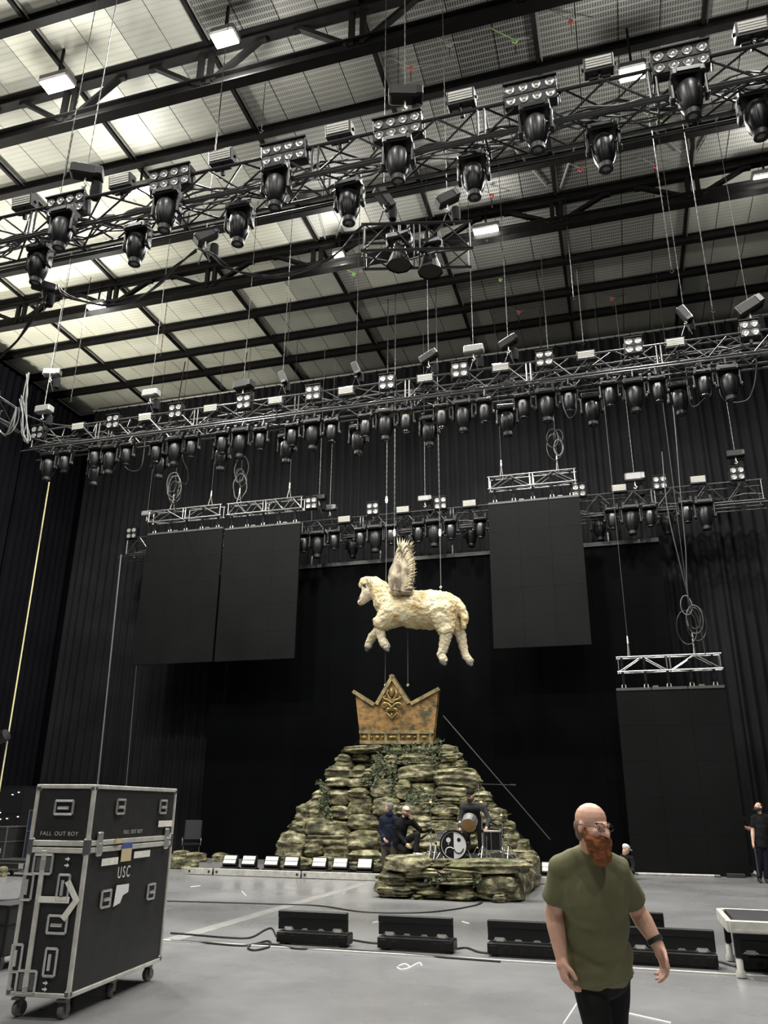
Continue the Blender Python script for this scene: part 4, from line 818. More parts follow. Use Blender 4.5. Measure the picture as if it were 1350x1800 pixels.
for nm, P in (('foreleg', [(375, 850, 52, .24), (275, 950, 44, .24), (240, 1010, 36, .24), (232, 1040, 36, .24)]), ('foreleg', [(385, 920, 46, -.24), (410, 1010, 40, -.24), (430, 1050, 44, -.24), (450, 1070, 38, -.24)]),
              ('hind_leg', [(1010, 960, 58, -.22), (985, 1090, 44, -.22), (962, 1145, 38, -.22), (985, 1200, 38, -.22)]), ('hind_leg', [(1115, 930, 52, .25), (1148, 1080, 38, .25), (1165, 1140, 36, .25), (1205, 1180, 34, .25)])):
    M = MB(); sc_(M, P); lg = vobj(M, .022, nm, 'wool_leg', sh, 2, lambda c: .018*noise.noise(c*14)+.01*noise.noise(c*30), sb)
    x, y, r_, d = P[-1]; x0, y0 = P[-2][:2]; dx = (1 if x > x0 else -1)
    M = MB(); M.cap(sp(x-4, y+16, d), sp(x+dx*12, y+36, d), 32*SQ, 20*SQ, 10); M.build('hoof', 'hoof', lg, base=sb, smooth=True)
M = MB(); sc_(M, [(250, 505, 62, 0), (262, 545, 74, 0), (228, 590, 56, 0), (200, 628, 40, 0), (185, 640, 34, 0)])
vobj(M, .02, 'face', 'fleece_face', sh, 3, None, sb)
for s in (-1, 1):
    d = s*.185
    MB().ell(sp(238, 500, d*1.25), (17*SQ, .03, 13*SQ)).build('eye', 'drum_black', sh, base=sb, smooth=True)
    MB().cap(sp(218, 486, d*1.22), sp(256, 482, d*1.3), 7*SQ, 6*SQ).build('eyelid', 'nose', sh, base=sb, smooth=True)
    MB().cap(sp(176, 618, d*.45), sp(186, 606, d*.62), 7*SQ, 6*SQ).build('nostril', 'nose', sh, base=sb, smooth=True)
    MB().tube(catenary([sp(172, 648, d*.4), sp(195, 645, d*.8), sp(218, 628, d*1.05)], 5), 4.5*SQ, 6).build('mouth_line', 'nose', sh, base=sb, smooth=True)
    M = MB(); sc_(M, [(268, 440, 16, d*1.6), (292, 452, 27, d*2.1), (305, 490, 12, d*2.3)]); vobj(M, .015, 'ear', 'wool_leg', sh, 2, None, sb)
wo = [(520, 560), (512, 470), (521, 395), (550, 320), (565, 250), (580, 185), (605, 160), (650, 170), (700, 200), (735, 250), (745, 330), (742, 430), (738, 500), (720, 600), (650, 608), (570, 608)]
wf = lambda u, v, w: sp(u, v, -.62-w-.12*((u-640)/120)**2+.10*((560-v)/400))
wg = MB().prism(subd(wo, 3), -.07, .07, wf).build('wing', 'wing', sh, base=sb, smooth=False)
M = MB(); M.cap(sp(540, 560, -.5), sp(700, 575, -.5), 52*SQ, 34*SQ); vobj(M, .04, 'wing_joint', 'wool', sh, 2, wool, sb)
M = MB()
def blade(x, y, ang, L, wd, w0, w1, c=0.):
    ca, sa = math.cos(ang), math.sin(ang); mid = (x+ca*L*.5-sa*c, y+sa*L*.5+ca*c); tip = (x+ca*L, y+sa*L); nx_, ny_ = -sa*wd, ca*wd
    M.add([wf(x, y, w0), wf(mid[0]+nx_, mid[1]+ny_, w1), wf(tip[0], tip[1], w1*.6), wf(mid[0]-nx_, mid[1]-ny_, w1), wf(mid[0], mid[1], w1+.03)], [(0, 1, 4), (1, 2, 4), (2, 3, 4), (3, 0, 4), (0, 3, 2, 1)])
for k in range(34):                       # long flight feathers along the trailing edge
    t = k/33; x = 632+26*math.sin(t*3.1)-14*t; y = 585-385*t; blade(x+rnd.uniform(-12, 12), y, math.radians(-8-22*t-48*t**2), 104+26*math.sin(t*3)+22*rnd.random()-16*t, 9, .08, .12, -8)
for k in range(9): blade(600+k*11, 215-k*2+rnd.uniform(-8, 8), math.radians(-100+k*6), 78+50*rnd.random()+(26 if k < 6 else 0), 7, .05, .09)
fo = M.build('feather_fringe', 'feather', wg, base=sb); tag(fo, kind='stuff')
M = MB()
for r_ in range(16):
    for c_ in range(7):
        t = r_/15; x = 545+c_*27+18*(1-t)-(12 if r_ % 2 else 0)+(12*t); y = 585-400*t+rnd.uniform(-10, 10)
        if 530+45*t < x < 738: blade(x, y, math.radians(-30-28*t+rnd.uniform(-14, 14)), 66, 6, .07, .11)
tag(M.build('small_feathers', 'wing', wg, base=sb), kind='stuff')
def wire(lab, x0, y0, x1, y1, Y, r, m, ch=None):
    b = pY(x0, y0, Y); e = empty('suspension_wire', b, lab, 'wire', 'wires holding the sheep and crown'); t = pY(x1, y1, Y); t.x = b.x
    rod('wire', b, (b.x, b.y, t.z), r, m, e, b); MB().tube([(0, 0, .05), (.03, 0, .02), (0, 0, -.03), (-.03, 0, .02), (0, 0, .05)], .012, 6).build('shackle', 'chrome', e)
    if ch: chain('chain', (b.x, b.y, t.z), (b.x, b.y, ZC-.01), 'chain', e, b, .018); MB().lathe([(.03, t.z-b.z-.1), (.05, t.z-b.z), (.03, t.z-b.z+.14)], 8).build('coupler', 'silver', e, smooth=True)
wire('wire and chain holding the sheep at the shoulder, left of the wing', 693, 1036, 694, 938, SY, .011, 'cable_grey', True); wire('wire and chain holding the sheep at the rump', 775, 1033, 773, 938, SY, .011, 'cable_grey', True)
wire('wire from the sheep belly down to the crown', 717, 1205, 717, 1110, SY+.3, .009, 'cable_grey'); wire('thin wire rising from the crown behind the sheep chest', 677, 1205, 678, 880, CYY+.05, .008, 'cable_grey', True)
# ------------------------------------------------------------------ tall road case
yaw_c = math.radians(6.3); cb0 = V((-4.54, 6.41, 0)); rc_ = empty('road_case', cb0, 'tall black road case with silver edges and a white tape arrow', 'road case', None, yaw_c)
CW, CL, Z0, Z1, ZM = .56, 1.73, .165, 1.81, 1.30
MB().box((-CW/2, CL/2, (Z0+ZM)/2), (CW-.02, CL-.02, ZM-Z0-.01)).build('body', 'case_black', rc_); MB().box((-CW/2, CL/2, (ZM+Z1)/2+.005), (CW-.02, CL-.02, Z1-ZM-.01)).build('lid', 'case_black', rc_)
ew = .035
for x in (-CW+ew/2-.006, -ew/2+.006):
    for y in (ew/2-.006, CL-ew/2+.006):
        for a, b in ((Z0, ZM-.03), (ZM+.03, Z1)): MB().box((x, y, (a+b)/2), (ew, ew, b-a), None, .006).build('edge_extrusion', 'silver', rc_)
for z in (Z0+.015, ZM-.028, ZM+.028, Z1-.015):
    h_ = .045 if z in (ZM-.028, ZM+.028) else .035
    for x in (-CW+.014, -.014): MB().box((x, CL/2, z), (.04, CL, h_), None, .005).build('edge_extrusion', 'silver', rc_)
    for y in (.014, CL-.014): MB().box((-CW/2, y, z), (CW, .04, h_), None, .005).build('edge_extrusion', 'silver', rc_)
MB().box((-CW+.165, -.004, (Z0+ZM)/2), (.045, .02, ZM-Z0-.06), None, .004).build('centre_strip', 'silver', rc_)
for x in (-CW, 0):
    for y in (0, CL):
        for z in (Z0+.03, Z1-.03): MB().box((x-(.02 if x == 0 else -.02), y+(.02 if y == 0 else -.02), z), (.062, .062, .062), None, .018).build('corner_guard', 'grey_metal', rc_)
        MB().box((x-(.02 if x == 0 else -.02), y+(.02 if y == 0 else -.02), ZM), (.066, .066, .15), None, .018).build('corner_guard', 'grey_metal', rc_)
def dish(u, z, wd, h_, face, handle='h', m='chrome'):
    e = MB()
    F_ = (lambda a, b, c: V((a, -.001-c, b))) if face == 'front' else (lambda a, b, c: V((.001+c, a, b)))
    P = [(u-wd/2, z-h_/2), (u+wd/2, z-h_/2), (u+wd/2, z+h_/2), (u-wd/2, z+h_/2)]; b = .018
    for (x0, z0_), (x1, z1_) in zip(P, P[1:]+P[:1]): e.tube([F_(x0, z0_, .004), F_(x1, z1_, .004)], .012, 6)
    o = e.build('handle_dish' if handle != 'latch' else 'butterfly_latch', m, rc_)
    MB().prism([(u-wd/2+b, z-h_/2+b), (u+wd/2-b, z-h_/2+b), (u+wd/2-b, z+h_/2-b), (u-wd/2+b, z+h_/2-b)], 0, .003, F_).build('plate', 'grey_metal' if handle == 'latch' else 'drum_black', o)
    if handle == 'h': MB().tube([F_(u-wd*.3, z-h_*.05, .014), F_(u+wd*.3, z-h_*.05, .014)], .014, 8).build('grip', 'chrome', o, smooth=True)
    if handle == 'v': MB().tube([F_(u-wd*.05, z-h_*.3, .014), F_(u-wd*.05, z+h_*.3, .014)], .014, 8).build('grip', 'chrome', o, smooth=True)
    if handle == 'latch': MB().prism([(u-.02, z-h_*.28), (u+.03, z-h_*.2), (u+.03, z+h_*.2), (u-.02, z+h_*.28)], .004, .018, F_).build('catch', 'chrome', o)
# front face (narrow side): u runs 0 (right) .. -CW (left)
dish(-.27, 1.62, .17, .11, 'front', 'h')
dish(-.175, .98, .10, .20, 'front', 'v'); dish(-.51, .98, .09, .20, 'front', 'v'); dish(-.185, .70, .17, .13, 'front', 'h'); dish(-.20, .42, .10, .20, 'front', 'v'); dish(-.515, .44, .09, .20, 'front', 'v')
dish(-CW+.165, 1.16, .17, .15, 'front', 'latch'); dish(-CW+.165, .27, .17, .16, 'front', 'latch')
FR = lambda a, b, c: V((a, -.012-c, b))
M = MB().prism([(-.385, .862), (-.10, .862), (-.10, .912), (-.385, .912)], 0, .003, FR); M.prism([(-.16, 1.02), (-.115, 1.045), (-.005, .887), (-.055, .875)], .001, .004, FR); M.prism([(-.16, .755), (-.115, .725), (-.005, .887), (-.055, .9)], .002, .005, FR)
M.build('tape_arrow', 'tape', rc_)
def arrow(u, z, s):
    MB().prism([(u-s, z-s*.28), (u, z-s*.28), (u, z-s*.8), (u+s, z), (u, z+s*.8), (u, z+s*.28), (u-s, z+s*.28)], 0, .002, FR).build('painted_arrow', 'paper', rc_)
for z in (1.205, 1.155, .40-.13, .355-.13): arrow(-.165 if z > 1 else -.235+.02, z, .022)
[text_mesh(w_, .047, 'stencil', 'stencil_lettering', Matrix.Translation((-.27+o_, -.0125, 1.405)) @ Matrix.Rotation(math.pi/2, 4, 'X'), rc_, .0008) for w_, o_ in (('FALL', -.135), ('OUT', .0), ('BOY', .122))]
# long side: local +X face
SD = lambda a, b, c: V((.012+c, a, b))
dish(.50, 1.63, .15, .12, 'side', 'h'); dish(1.42, 1.63, .15, .12, 'side', 'h'); dish(.42, .86, .16, .13, 'side', 'h'); dish(1.33, .84, .15, .13, 'side', 'h')
for y in (.17, 1.55): MB().box((.014, y, ZM+.02), (.03, .08, .20), None, .01).box((.03, y, ZM-.02), (.02, .05, .10), None, .006).build('toggle_latch', 'chrome', rc_)
Ms = Matrix(((0, 0, 1, .0125), (1, 0, 0, 0), (0, 1, 0, 0), (0, 0, 0, 1)))
def sidetext(s, y, z, size, m, sx=1.): text_mesh(s, size, m, 'stencil_lettering', Matrix.Translation((0, y, z)) @ Ms, rc_, .0008, sx)
[sidetext(w_, .80+o_, 1.405, .05, 'stencil') for w_, o_ in (('FALL', -.145), ('OUT', .0), ('BOY', .132))]; [sidetext(c_, .61+.085*i_, 1.055, .14, 'stencil_white', .8) for i_, c_ in enumerate('USC')]
def patch(y0, z0, y1, z1, m, n, t=.003): MB().prism([(y0, z0), (y1, z0), (y1, z1), (y0, z1)], 0, t, SD).build(n, m, rc_)
patch(.25, 1.135, .55, 1.195, 'tape', 'tape_label'); patch(.86, 1.165, 1.20, 1.225, 'tape', 'tape_label'); patch(.60, 1.15, .80, 1.285, 'tan_label', 'paper_label'); patch(.60, 1.262, .80, 1.31, 'blue_label', 'blue_label', .004); patch(1.33, 1.435, 1.66, 1.495, 'tape', 'tape_label'); patch(.44, 1.318, .55, 1.352, 'tan_label', 'small_label', .02)
MB().prism([(.56, .78), (.68, .80), (.72, .86), (.82, .88), (.82, .95), (.58, .955)], 0, .003, SD).build('paper_label', 'paper', rc_)
def caster(p, parent, r_=.062, a=0.):
    M = Matrix.Translation(p) @ Matrix.Rotation(a, 4, 'Z'); R_ = M @ Matrix.Rotation(math.pi/2, 4, 'Y')
    c = MB().box(M @ V((0, -.02, .075)), (.075, .09, .02)).box(M @ V((-.032, 0, .035)), (.008, .05, .09)).box(M @ V((.032, 0, .035)), (.008, .05, .09)).build('caster', 'grey_metal', parent)
    MB().lathe([(r_*.9, -.024), (r_, -.016), (r_, .016), (r_*.9, .024)], 18, R_ @ Matrix.Translation((0, 0, 0))).build('wheel', 'wheel_grey', c, smooth=True)
for x in (-CW+.08, -.08):
    for y in (.09, CL*.5, CL-.1): caster((x, y, .063), rc_, a=rnd.uniform(-.5, .5))

# ------------------------------------------------------------------ floor bar lights with raised barn flaps
def bar_light(x, Y, lab, W=.955, z=0.):
    e = empty('bar_light', (x, Y, z), lab, 'bar light', 'black bar lights along the floor')
    MB().box((0, .11, .085), (W, .24, .13), None, .012).build('body', 'fixture', e)
    for s in (-1, 1): MB().box((s*(W/2-.07), -.012, .085), (.10, .01, .07), None, .003).build('end_plate', 'fixture_rough', e); MB().box((s*(W/2-.22), -.012, .085), (.06, .008, .05), None, .002).build('socket', 'fixture_rough', e); MB().box((s*(W/2-.08), .11, .012), (.06, .2, .022)).build('foot', 'rubber', e)
    for k in (-1, 0, 1): MB().box((k*.14, -.011, .085), (.09, .006, .08)).build('vent', 'fixture_rough', e)
    w2 = W*.985; nt_ = [(-w2/2, .205), (-w2/2+.06, .205), (-w2/2+.09, .24), (-w2/2+.19, .24), (-w2/2+.22, .205), (-.16, .205), (-.14, .225), (-.08, .225), (-.06, .205), (.06, .205), (.08, .225), (.14, .225), (.16, .205), (w2/2-.22, .205), (w2/2-.19, .24), (w2/2-.09, .24), (w2/2-.06, .205), (w2/2, .205), (w2/2, .345), (-w2/2, .345)]
    MB().prism([(u, v-.035) for u, v in nt_], .03, .055, lambda u, v, w: V((u, w, v))).build('barn_flap', 'fixture', e)
    MB().box((0, .03, .345), (w2, .06, .09), None, .01).build('flap_lip', 'fixture', e)
    MB().box((0, .14, .165), (w2*.9, .12, .03)).build('lens_strip', 'lamp_glass', e)
    for s in (-1, 1): MB().box((s*(w2/2-.14), .05, .185), (.09, .03, .05)).build('hinge', 'silver', e)
BY = 10.55
for (pa, pb), lab in (((485, 612), 'black bar light with raised flap, first right of the tall case'), ((663, 800), 'black bar light with raised flap, in front of the stone riser'), ((857, 992), 'black bar light partly hidden by the right arm of the walking man'), ((1105, 1237), 'black bar light just right of the walking man'), ((1300, 1436), 'black bar light at the right edge, under the rolling deck')):
    a = pY(pa, 1663+(pa-485)*.055, BY).x; bar_light(a+.478, BY, lab)
bar_light(-7.55, BY+.1, 'black bar light partly hidden behind the left side of the tall case')
bar_light(pZ(1136, 1660).x, 12.0, 'short black bar light behind the row, right of the walking man', .5)
st = MB().box((-.5, 10.28, .008), (13.4, .05, .016)).build('trim_1', 'floor_strip'); tag(st, kind='structure')
def fcable(pts, lab, r=.012, grp='cables on the floor'): return cable(lab, [pZ(x, y, r) for x, y in pts], r, 'cable', grp)
fcable(((300, 1640), (350, 1644), (400, 1648), (440, 1648), (465, 1635), (478, 1632), (486, 1646)), 'black cable running from the tall case to the first bar light')
fcable(((300, 1653), (360, 1657), (430, 1662), (470, 1654), (475, 1663), (450, 1670), (436, 1667), (445, 1660), (480, 1660), (520, 1667), (620, 1670), (760, 1681), (880, 1690)), 'long black cable coiled left of the first bar light')
fcable(((614, 1651), (630, 1654), (650, 1657), (665, 1658)), 'cable linking the first and second bar lights'); fcable(((801, 1668), (820, 1666), (840, 1673), (858, 1675)), 'cable linking the second and third bar lights'); fcable(((1236, 1692), (1260, 1690), (1290, 1698), (1302, 1698)), 'cable linking the bar lights right of the man')
fcable(((0, 1582), (100, 1580), (300, 1584), (480, 1589), (560, 1592), (640, 1603), (740, 1604), (800, 1598), (840, 1590), (848, 1585)), 'thin black cable running across the floor in front of the riser')
o = fcable(((835, 1592), (846, 1586)), 'short black cable end at the foot of the stone riser')
A_, B_ = pZ(655, 1549), pZ(300, 1652); d = (B_-A_); sd_ = V((-d.y, d.x, 0)).normalized()*.12
o = MB().add([A_-sd_, A_+sd_, B_+sd_, B_-sd_, A_-sd_+V((0, 0, .002)), A_+sd_+V((0, 0, .002)), B_+sd_+V((0, 0, .002)), B_-sd_+V((0, 0, .002))], [(0, 1, 2, 3), (4, 5, 6, 7), (0, 1, 5, 4), (1, 2, 6, 5), (2, 3, 7, 6), (3, 0, 4, 7)]).build('trim_2', 'scuff'); tag(o, kind='structure')
for pts, l in ((((700, 1698), (712, 1694), (720, 1700), (706, 1704), (698, 1700)), 'chalk oval drawn on the floor in front of the second bar light'), (((718, 1702), (728, 1696), (738, 1692), (742, 1698)), 'chalk squiggle beside the chalk oval'), (((1015, 1762), (990, 1800)), 'chalk line crossing the floor left of the walking man'), (((1100, 1780), (1180, 1798)), 'chalk line crossing the floor right of the walking man'), (((425, 1566), (433, 1575)), 'painted white lamp reflection on the floor left of the riser'), (((335, 1559), (352, 1557)), 'white chalk scuff on the floor right of the tall case'), (((655, 1622), (668, 1619)), 'chalk dash on the floor behind the second bar light'), (((812, 1620), (825, 1623)), 'chalk dash on the floor between second and third bar lights')):  # the streak left of the riser is a lamp reflection painted on
    o = MB().tube(catenary([pZ(x, y, .001) for x, y in pts], 5), .007, 4).build('chalk_glint_mark', 'chalk', base=pZ(*pts[0]), loc=pZ(*pts[0])); tag(o, l, 'chalk mark', 'chalk marks on the floor')

# ------------------------------------------------------------------ footlights on silver trays
def tray(pa, pb, lab, Y=19.75):
    a, b = pY(pa, 1540, Y).x, pY(pb, 1545, Y).x; e = empty('floor_tray', ((a+b)/2, Y, 0), lab, 'tray', 'silver trays of the footlights'); W = b-a
    MB().box((0, .35, .10), (W, .7, .035), None, .006).build('deck', 'grey_metal', e); MB().box((0, -.01, .085), (W, .03, .15), None, .006).build('front_rail', 'silver', e)
    for s in (-1, 1): MB().box((s*(W/2-.08), -.03, .085), (.05, .015, .05)).build('slot', 'rubber', e); MB().box((s*(W/2-.1), .35, .03), (.08, .5, .06)).build('runner', 'rubber', e)
tray(328, 372, 'small silver tray on the floor right of the loose stones'); tray(376, 528, 'long silver tray carrying the four left footlights'); tray(531, 668, 'long silver tray in front of the mountain carrying three footlights'); tray(930, 1005, 'silver tray peeking out right of the stone riser', 20.4)
def footlight(x, y, lab, Y=20.0):
    p = pY(x, y, Y); e = empty('footlight', (p.x, Y, .12), lab, 'footlight', 'footlights in front of the mountain')
    M = Matrix.Rotation(math.radians(-28), 3, 'X')
    MB().box((0, .06, .21), (.38, .11, .27), M, .012).build('body', 'fixture', e); MB().box(M @ V((0, -.062, 0))+V((0, .06, .21)), (.335, .012, .20), M, .003).build('face', 'white_panel', e)
    MB().box(M @ V((0, -.07, 0))+V((0, .06, .21)), (.335, .006, .02), M).build('tube', 'lamp_glass', e)
    for s in (-1, 1): MB().box((s*.205, .06, .12), (.015, .05, .24)).build('bracket', 'fixture', e)
    MB().box((0, .06, .03), (.44, .26, .06), None, .015).build('base', 'fixture_rough', e)
for i, (x, y) in enumerate(((404, 1512), (437, 1513), (477, 1515), (512, 1516), (561, 1517), (598, 1518), (641, 1519))): footlight(x, y, f'black footlight with white face before the mountain, {ORD[i]} from left')
footlight(966, 1528, 'black footlight with white face right of the stone riser', 20.6)

# ------------------------------------------------------------------ rolling deck at the right edge
dk = empty('rolling_deck', (1.9, 11.6, 0), 'silver rolling deck with black top at the right edge', 'deck'); zt = .545
XA, XB, YA, YB = pZ(1281, 1618, zt).x, 3.3, pZ(1281, 1618, zt).y, pZ(1265, 1597, zt).y
db = V((1.9, 11.6, 0))
MB().box(V(((XA+XB)/2, (YA+YB)/2, zt-.01))-db, (XB-XA-.12, YB-YA-.12, .03)).build('top', 'deck_top', dk)
for y in (YA, YB): MB().box(V(((XA+XB)/2, y, zt-.055))-db, (XB-XA, .06, .12), None, .008).build('side_rail', 'silver', dk); MB().box(V(((XA+XB)/2, y-.035, zt-.09))-db, (XB-XA-.1, .012, .02)).build('rail_lip', 'silver', dk)
for x in (XA, XB): MB().box(V((x, (YA+YB)/2, zt-.055))-db, (.06, YB-YA, .12), None, .008).build('side_rail', 'silver', dk)
for x in (XA+.06, XB-.06):
    for y in (YA+.06, YB-.06):
        lg = MB().box(V((x, y, .34))-db, (.07, .07, .30), None, .01).build('leg', 'fixture', dk); MB().lathe([(.02, .19), (.035, .17), (.035, .08), (.05, .06), (.05, 0.01)], 10, Matrix.Translation(V((x, y, 0))-db)).build('leveller', 'silver', lg, smooth=True); MB().box(V((x, y-.05, zt-.06))-db, (.08, .02, .09)).build('corner_slot', 'fixture', lg)

# ------------------------------------------------------------------ equipment at the left
def small_case(n, lab, x0, y0, x1, y1, Y, dp, m='case_black', edge='grey_metal', z0=None, wheels=True, lamps=0, cat='road case'):
    a, b = pY(x0, y1, Y), pY(x1, y0, Y); zb = .14 if z0 is None else z0; zt_ = b.z; e = empty(n, ((a.x+b.x)/2, Y+dp/2, 0 if z0 is None else z0), lab, cat, 'cases at the left edge'); W = b.x-a.x; oz = 0 if z0 is None else z0
    h_ = zt_-zb; cz = (zt_+zb)/2-oz
    MB().box((0, 0, cz), (W-.02, dp-.02, h_-.01), None, .008).build('body', m, e)
    for sx in (-1, 1):
        for sy in (-1, 1): MB().box((sx*(W/2-.012), sy*(dp/2-.012), cz), (.03, .03, h_), None, .005).build('edge_extrusion', edge, e)
    for z in (cz-h_/2+.012, cz+h_/2-.012, cz+h_*.12):
        for sy in (-1, 1): MB().box((0, sy*(dp/2-.008), z), (W, .02, .028), None, .004).build('edge_extrusion', edge, e)
        for sx in (-1, 1): MB().box((sx*(W/2-.008), 0, z), (.02, dp, .028), None, .004).build('edge_extrusion', edge, e)
    MB().box((W*.1, -dp/2-.008, cz-h_*.1), (.14, .012, .12), None, .004).build('latch', 'chrome', e)
    if wheels:
        for sx in (-1, 1):
            for sy in (-1, 1): caster((sx*(W/2-.1), sy*(dp/2-.1), .06), e, .058)
    for k in range(lamps): MB().box((rnd.uniform(-.4, .4)*W, -dp/2-.008, cz+h_*rnd.uniform(-.35, .42)), (.05, .01, .025)).build('indicator', 'led_dot', e)
    return e
small_case('equipment_rack', 'tall dark rack with small lit indicators at the far left', -20, 1382, 46, 1500, 21.5, .9, 'drum_black', 'fixture_rough', lamps=16, cat='rack')
small_case('road_case', 'dark blue road case behind the left side of the tall case', 36, 1424, 78, 1524, 18.6, .8, 'blue_case')
small_case('road_case', 'black road case on wheels at the left edge, under the rack', -22, 1453, 14, 1532, 18.2, .8, 'case_black')
small_case('wheeled_dolly', 'low dark dolly on casters beside the blue case', -4, 1512, 66, 1527, 17.6, .5, 'case_black', 'grey_metal', cat='dolly')
small_case('road_case', 'black road case cut off by the left edge of the picture', -60, 1592, 17, 1727, 7.9, .7, 'case_black', 'fixture_rough')
# lamp on a stand at the left edge
b = pZ(-16, 1520); e = empty('spotlight_stand', (pY(2, 1300, 18.0).x, 18.0, 0), 'dark spotlight on a stand cut off by the left edge', 'spotlight'); zz = pY(2, 1296, 18).z
MB().tube([(-.1, 0, .05), (-.1, 0, zz-.2)], .025, 8).build('pole', 'black_metal', e)
for a in range(3): MB().tube([(-.1, 0, .4), (-.1+.5*math.cos(a*2.1), .5*math.sin(a*2.1), .02)], .018, 6).build('leg', 'black_metal', e)
MB().lathe([(.10, -.2), (.16, -.1), (.17, .12), (.15, .18)], 14, Matrix.Translation((-.02, 0, zz)) @ Matrix.Rotation(1.2, 4, 'Y')).build('lamp_head', 'fixture', e, smooth=True); MB().lathe([(.15, .18), (.10, .2), (.02, .21)], 14, Matrix.Translation((-.02, 0, zz)) @ Matrix.Rotation(1.2, 4, 'Y')).build('lens', 'lens', e, smooth=True); MB().box((-.1, 0, zz-.14), (.06, .06, .16)).build('yoke', 'black_metal', e)
# folding chair behind the tall case
p = pZ(334, 1512); e = empty('folding_chair', p, 'black upholstered chair standing behind the tall case', 'chair', None, .5)
MB().box((0, 0, .46), (.52, .50, .09), None, .025).build('seat', 'black_cloth', e); MB().box((.02, .26, .88), (.54, .08, .62), Matrix.Rotation(-.2, 3, 'X'), .03).build('backrest', 'charcoal', e)
for sx in (-1, 1):
    for sy in (-1, 1): MB().tube([(sx*.24, sy*.2, .43), (sx*.26, sy*.26, .015)], .014, 6).build('leg', 'grey_metal', e)
    MB().tube(catenary([(sx*.29, .24, .62), (sx*.29, -.05, .66), (sx*.29, -.2, .62), (sx*.28, -.22, .44)], 5), .016, 6).build('armrest', 'grey_metal', e, smooth=True)
# base bar of the lowered screen
e = empty('screen_base_bar', (1.2, 24.2, 0), 'low silver bar on the floor before the lowered screen', 'bar'); MB().box((-.3, 0, .035), (2.2, .06, .05), None, .01).build('bar', 'silver', e); MB().box((1.2, .02, .05), (.45, .16, .10), None, .01).build('block', 'rubber', e)
for x in (-1.3, .75): MB().box((x, -.05, .03), (.16, .1, .06), None, .015).build('foot', 'grey_metal', e)

# ------------------------------------------------------------------ drum kit on the riser
DZ = RZ; DY = 18.0
bd = pY(798, 1487, DY); r_ = .29; bc_ = V((bd.x, DY, DZ+r_+.02)); e = empty('bass_drum', (bd.x, DY, DZ), 'bass drum with black and white half-face front head', 'drum', 'drum kit'); o_ = V((0, 0, r_+.02))
RX = Matrix.Rotation(math.pi/2, 4, 'X')
MB().lathe([(r_, -.42), (r_*1.0, 0)], 40, Matrix.Translation(o_) @ RX).build('shell', 'drum_black', e, smooth=True)
MB().lathe([(r_*.98, .0), (r_*1.05, 0), (r_*1.05, .035), (r_*.96, .035), (r_*.96, 0)], 40, Matrix.Translation(o_) @ RX).build('hoop', 'fixture', e, smooth=True)
hd = MB().lathe([(r_*.96, 0), (r_*.96, .012)], 40, Matrix.Translation(o_) @ RX).build('front_head', 'drum_black', e)
DF = lambda u, v, w: V((u*r_, -.013-w, o_.z+v*r_))
cir = lambda a0, a1, rr, n_, cx=0, cy=0: [(cx+rr*math.cos(a0+(a1-a0)*i/n_), cy+rr*math.sin(a0+(a1-a0)*i/n_)) for i in range(n_+1)]
MB().prism(cir(-math.pi/2, math.pi/2, .92, 24), 0, .002, DF).build('white_half', 'drum_white', hd)
for a in range(36): MB().prism([(math.cos(t)*rr, math.sin(t)*rr) for t, rr in ((a*math.pi/18, .90), ((a+1)*math.pi/18, .90), ((a+1)*math.pi/18, .945), (a*math.pi/18, .945))], 0, .003, DF).build('white_ring', 'drum_white', hd) if 9 <= a < 27 else None
MB().prism(cir(0, 2*math.pi, .17, 18, -.40, .36)[:-1], 0, .003, DF).build('white_eye', 'drum_white', hd); MB().prism([(-.43, .25), (-.37, .25), (-.38, .02), (-.41, .02)], 0, .003, DF).build('tear', 'drum_white', hd)
MB().prism(cir(0, 2*math.pi, .14, 18, .38, .38)[:-1], .002, .005, DF).build('black_eye', 'drum_black', hd)
def dband(P, wd, m, n_): MB().tube([DF(u, v, .003) for u, v in catenary2(P)], wd*r_, 6).build(n_, m, hd)
def catenary2(P): return [(p.x, p.y) for p in catenary([V((u, v, 0)) for u, v in P], 6)]
dband([(0, -.25), (.15, -.45), (.38, -.52), (.6, -.42), (.72, -.2)], .045, 'drum_black', 'smile'); dband([(0, -.25), (-.2, -.15), (-.42, -.16), (-.6, -.32), (-.62, -.55)], .045, 'drum_white', 'smile')
MB().lathe([(.15*r_, 0), (.15*r_, .008), (.08*r_, .012)], 16, Matrix.Translation(DF(-.30, -.50, 0)) @ RX).build('port_ring', 'drum_black', hd)
for k in range(8): a = k*math.pi/4+.2; MB().box(o_+V((r_*1.06*math.cos(a), .03, r_*1.06*math.sin(a))), (.025, .07, .025)).build('claw', 'chrome', e)
for s in (-1, 1): MB().tube([(s*.26, .08, .25), (s*.4, -.05, .01)], .011, 6).build('spur', 'chrome', e)
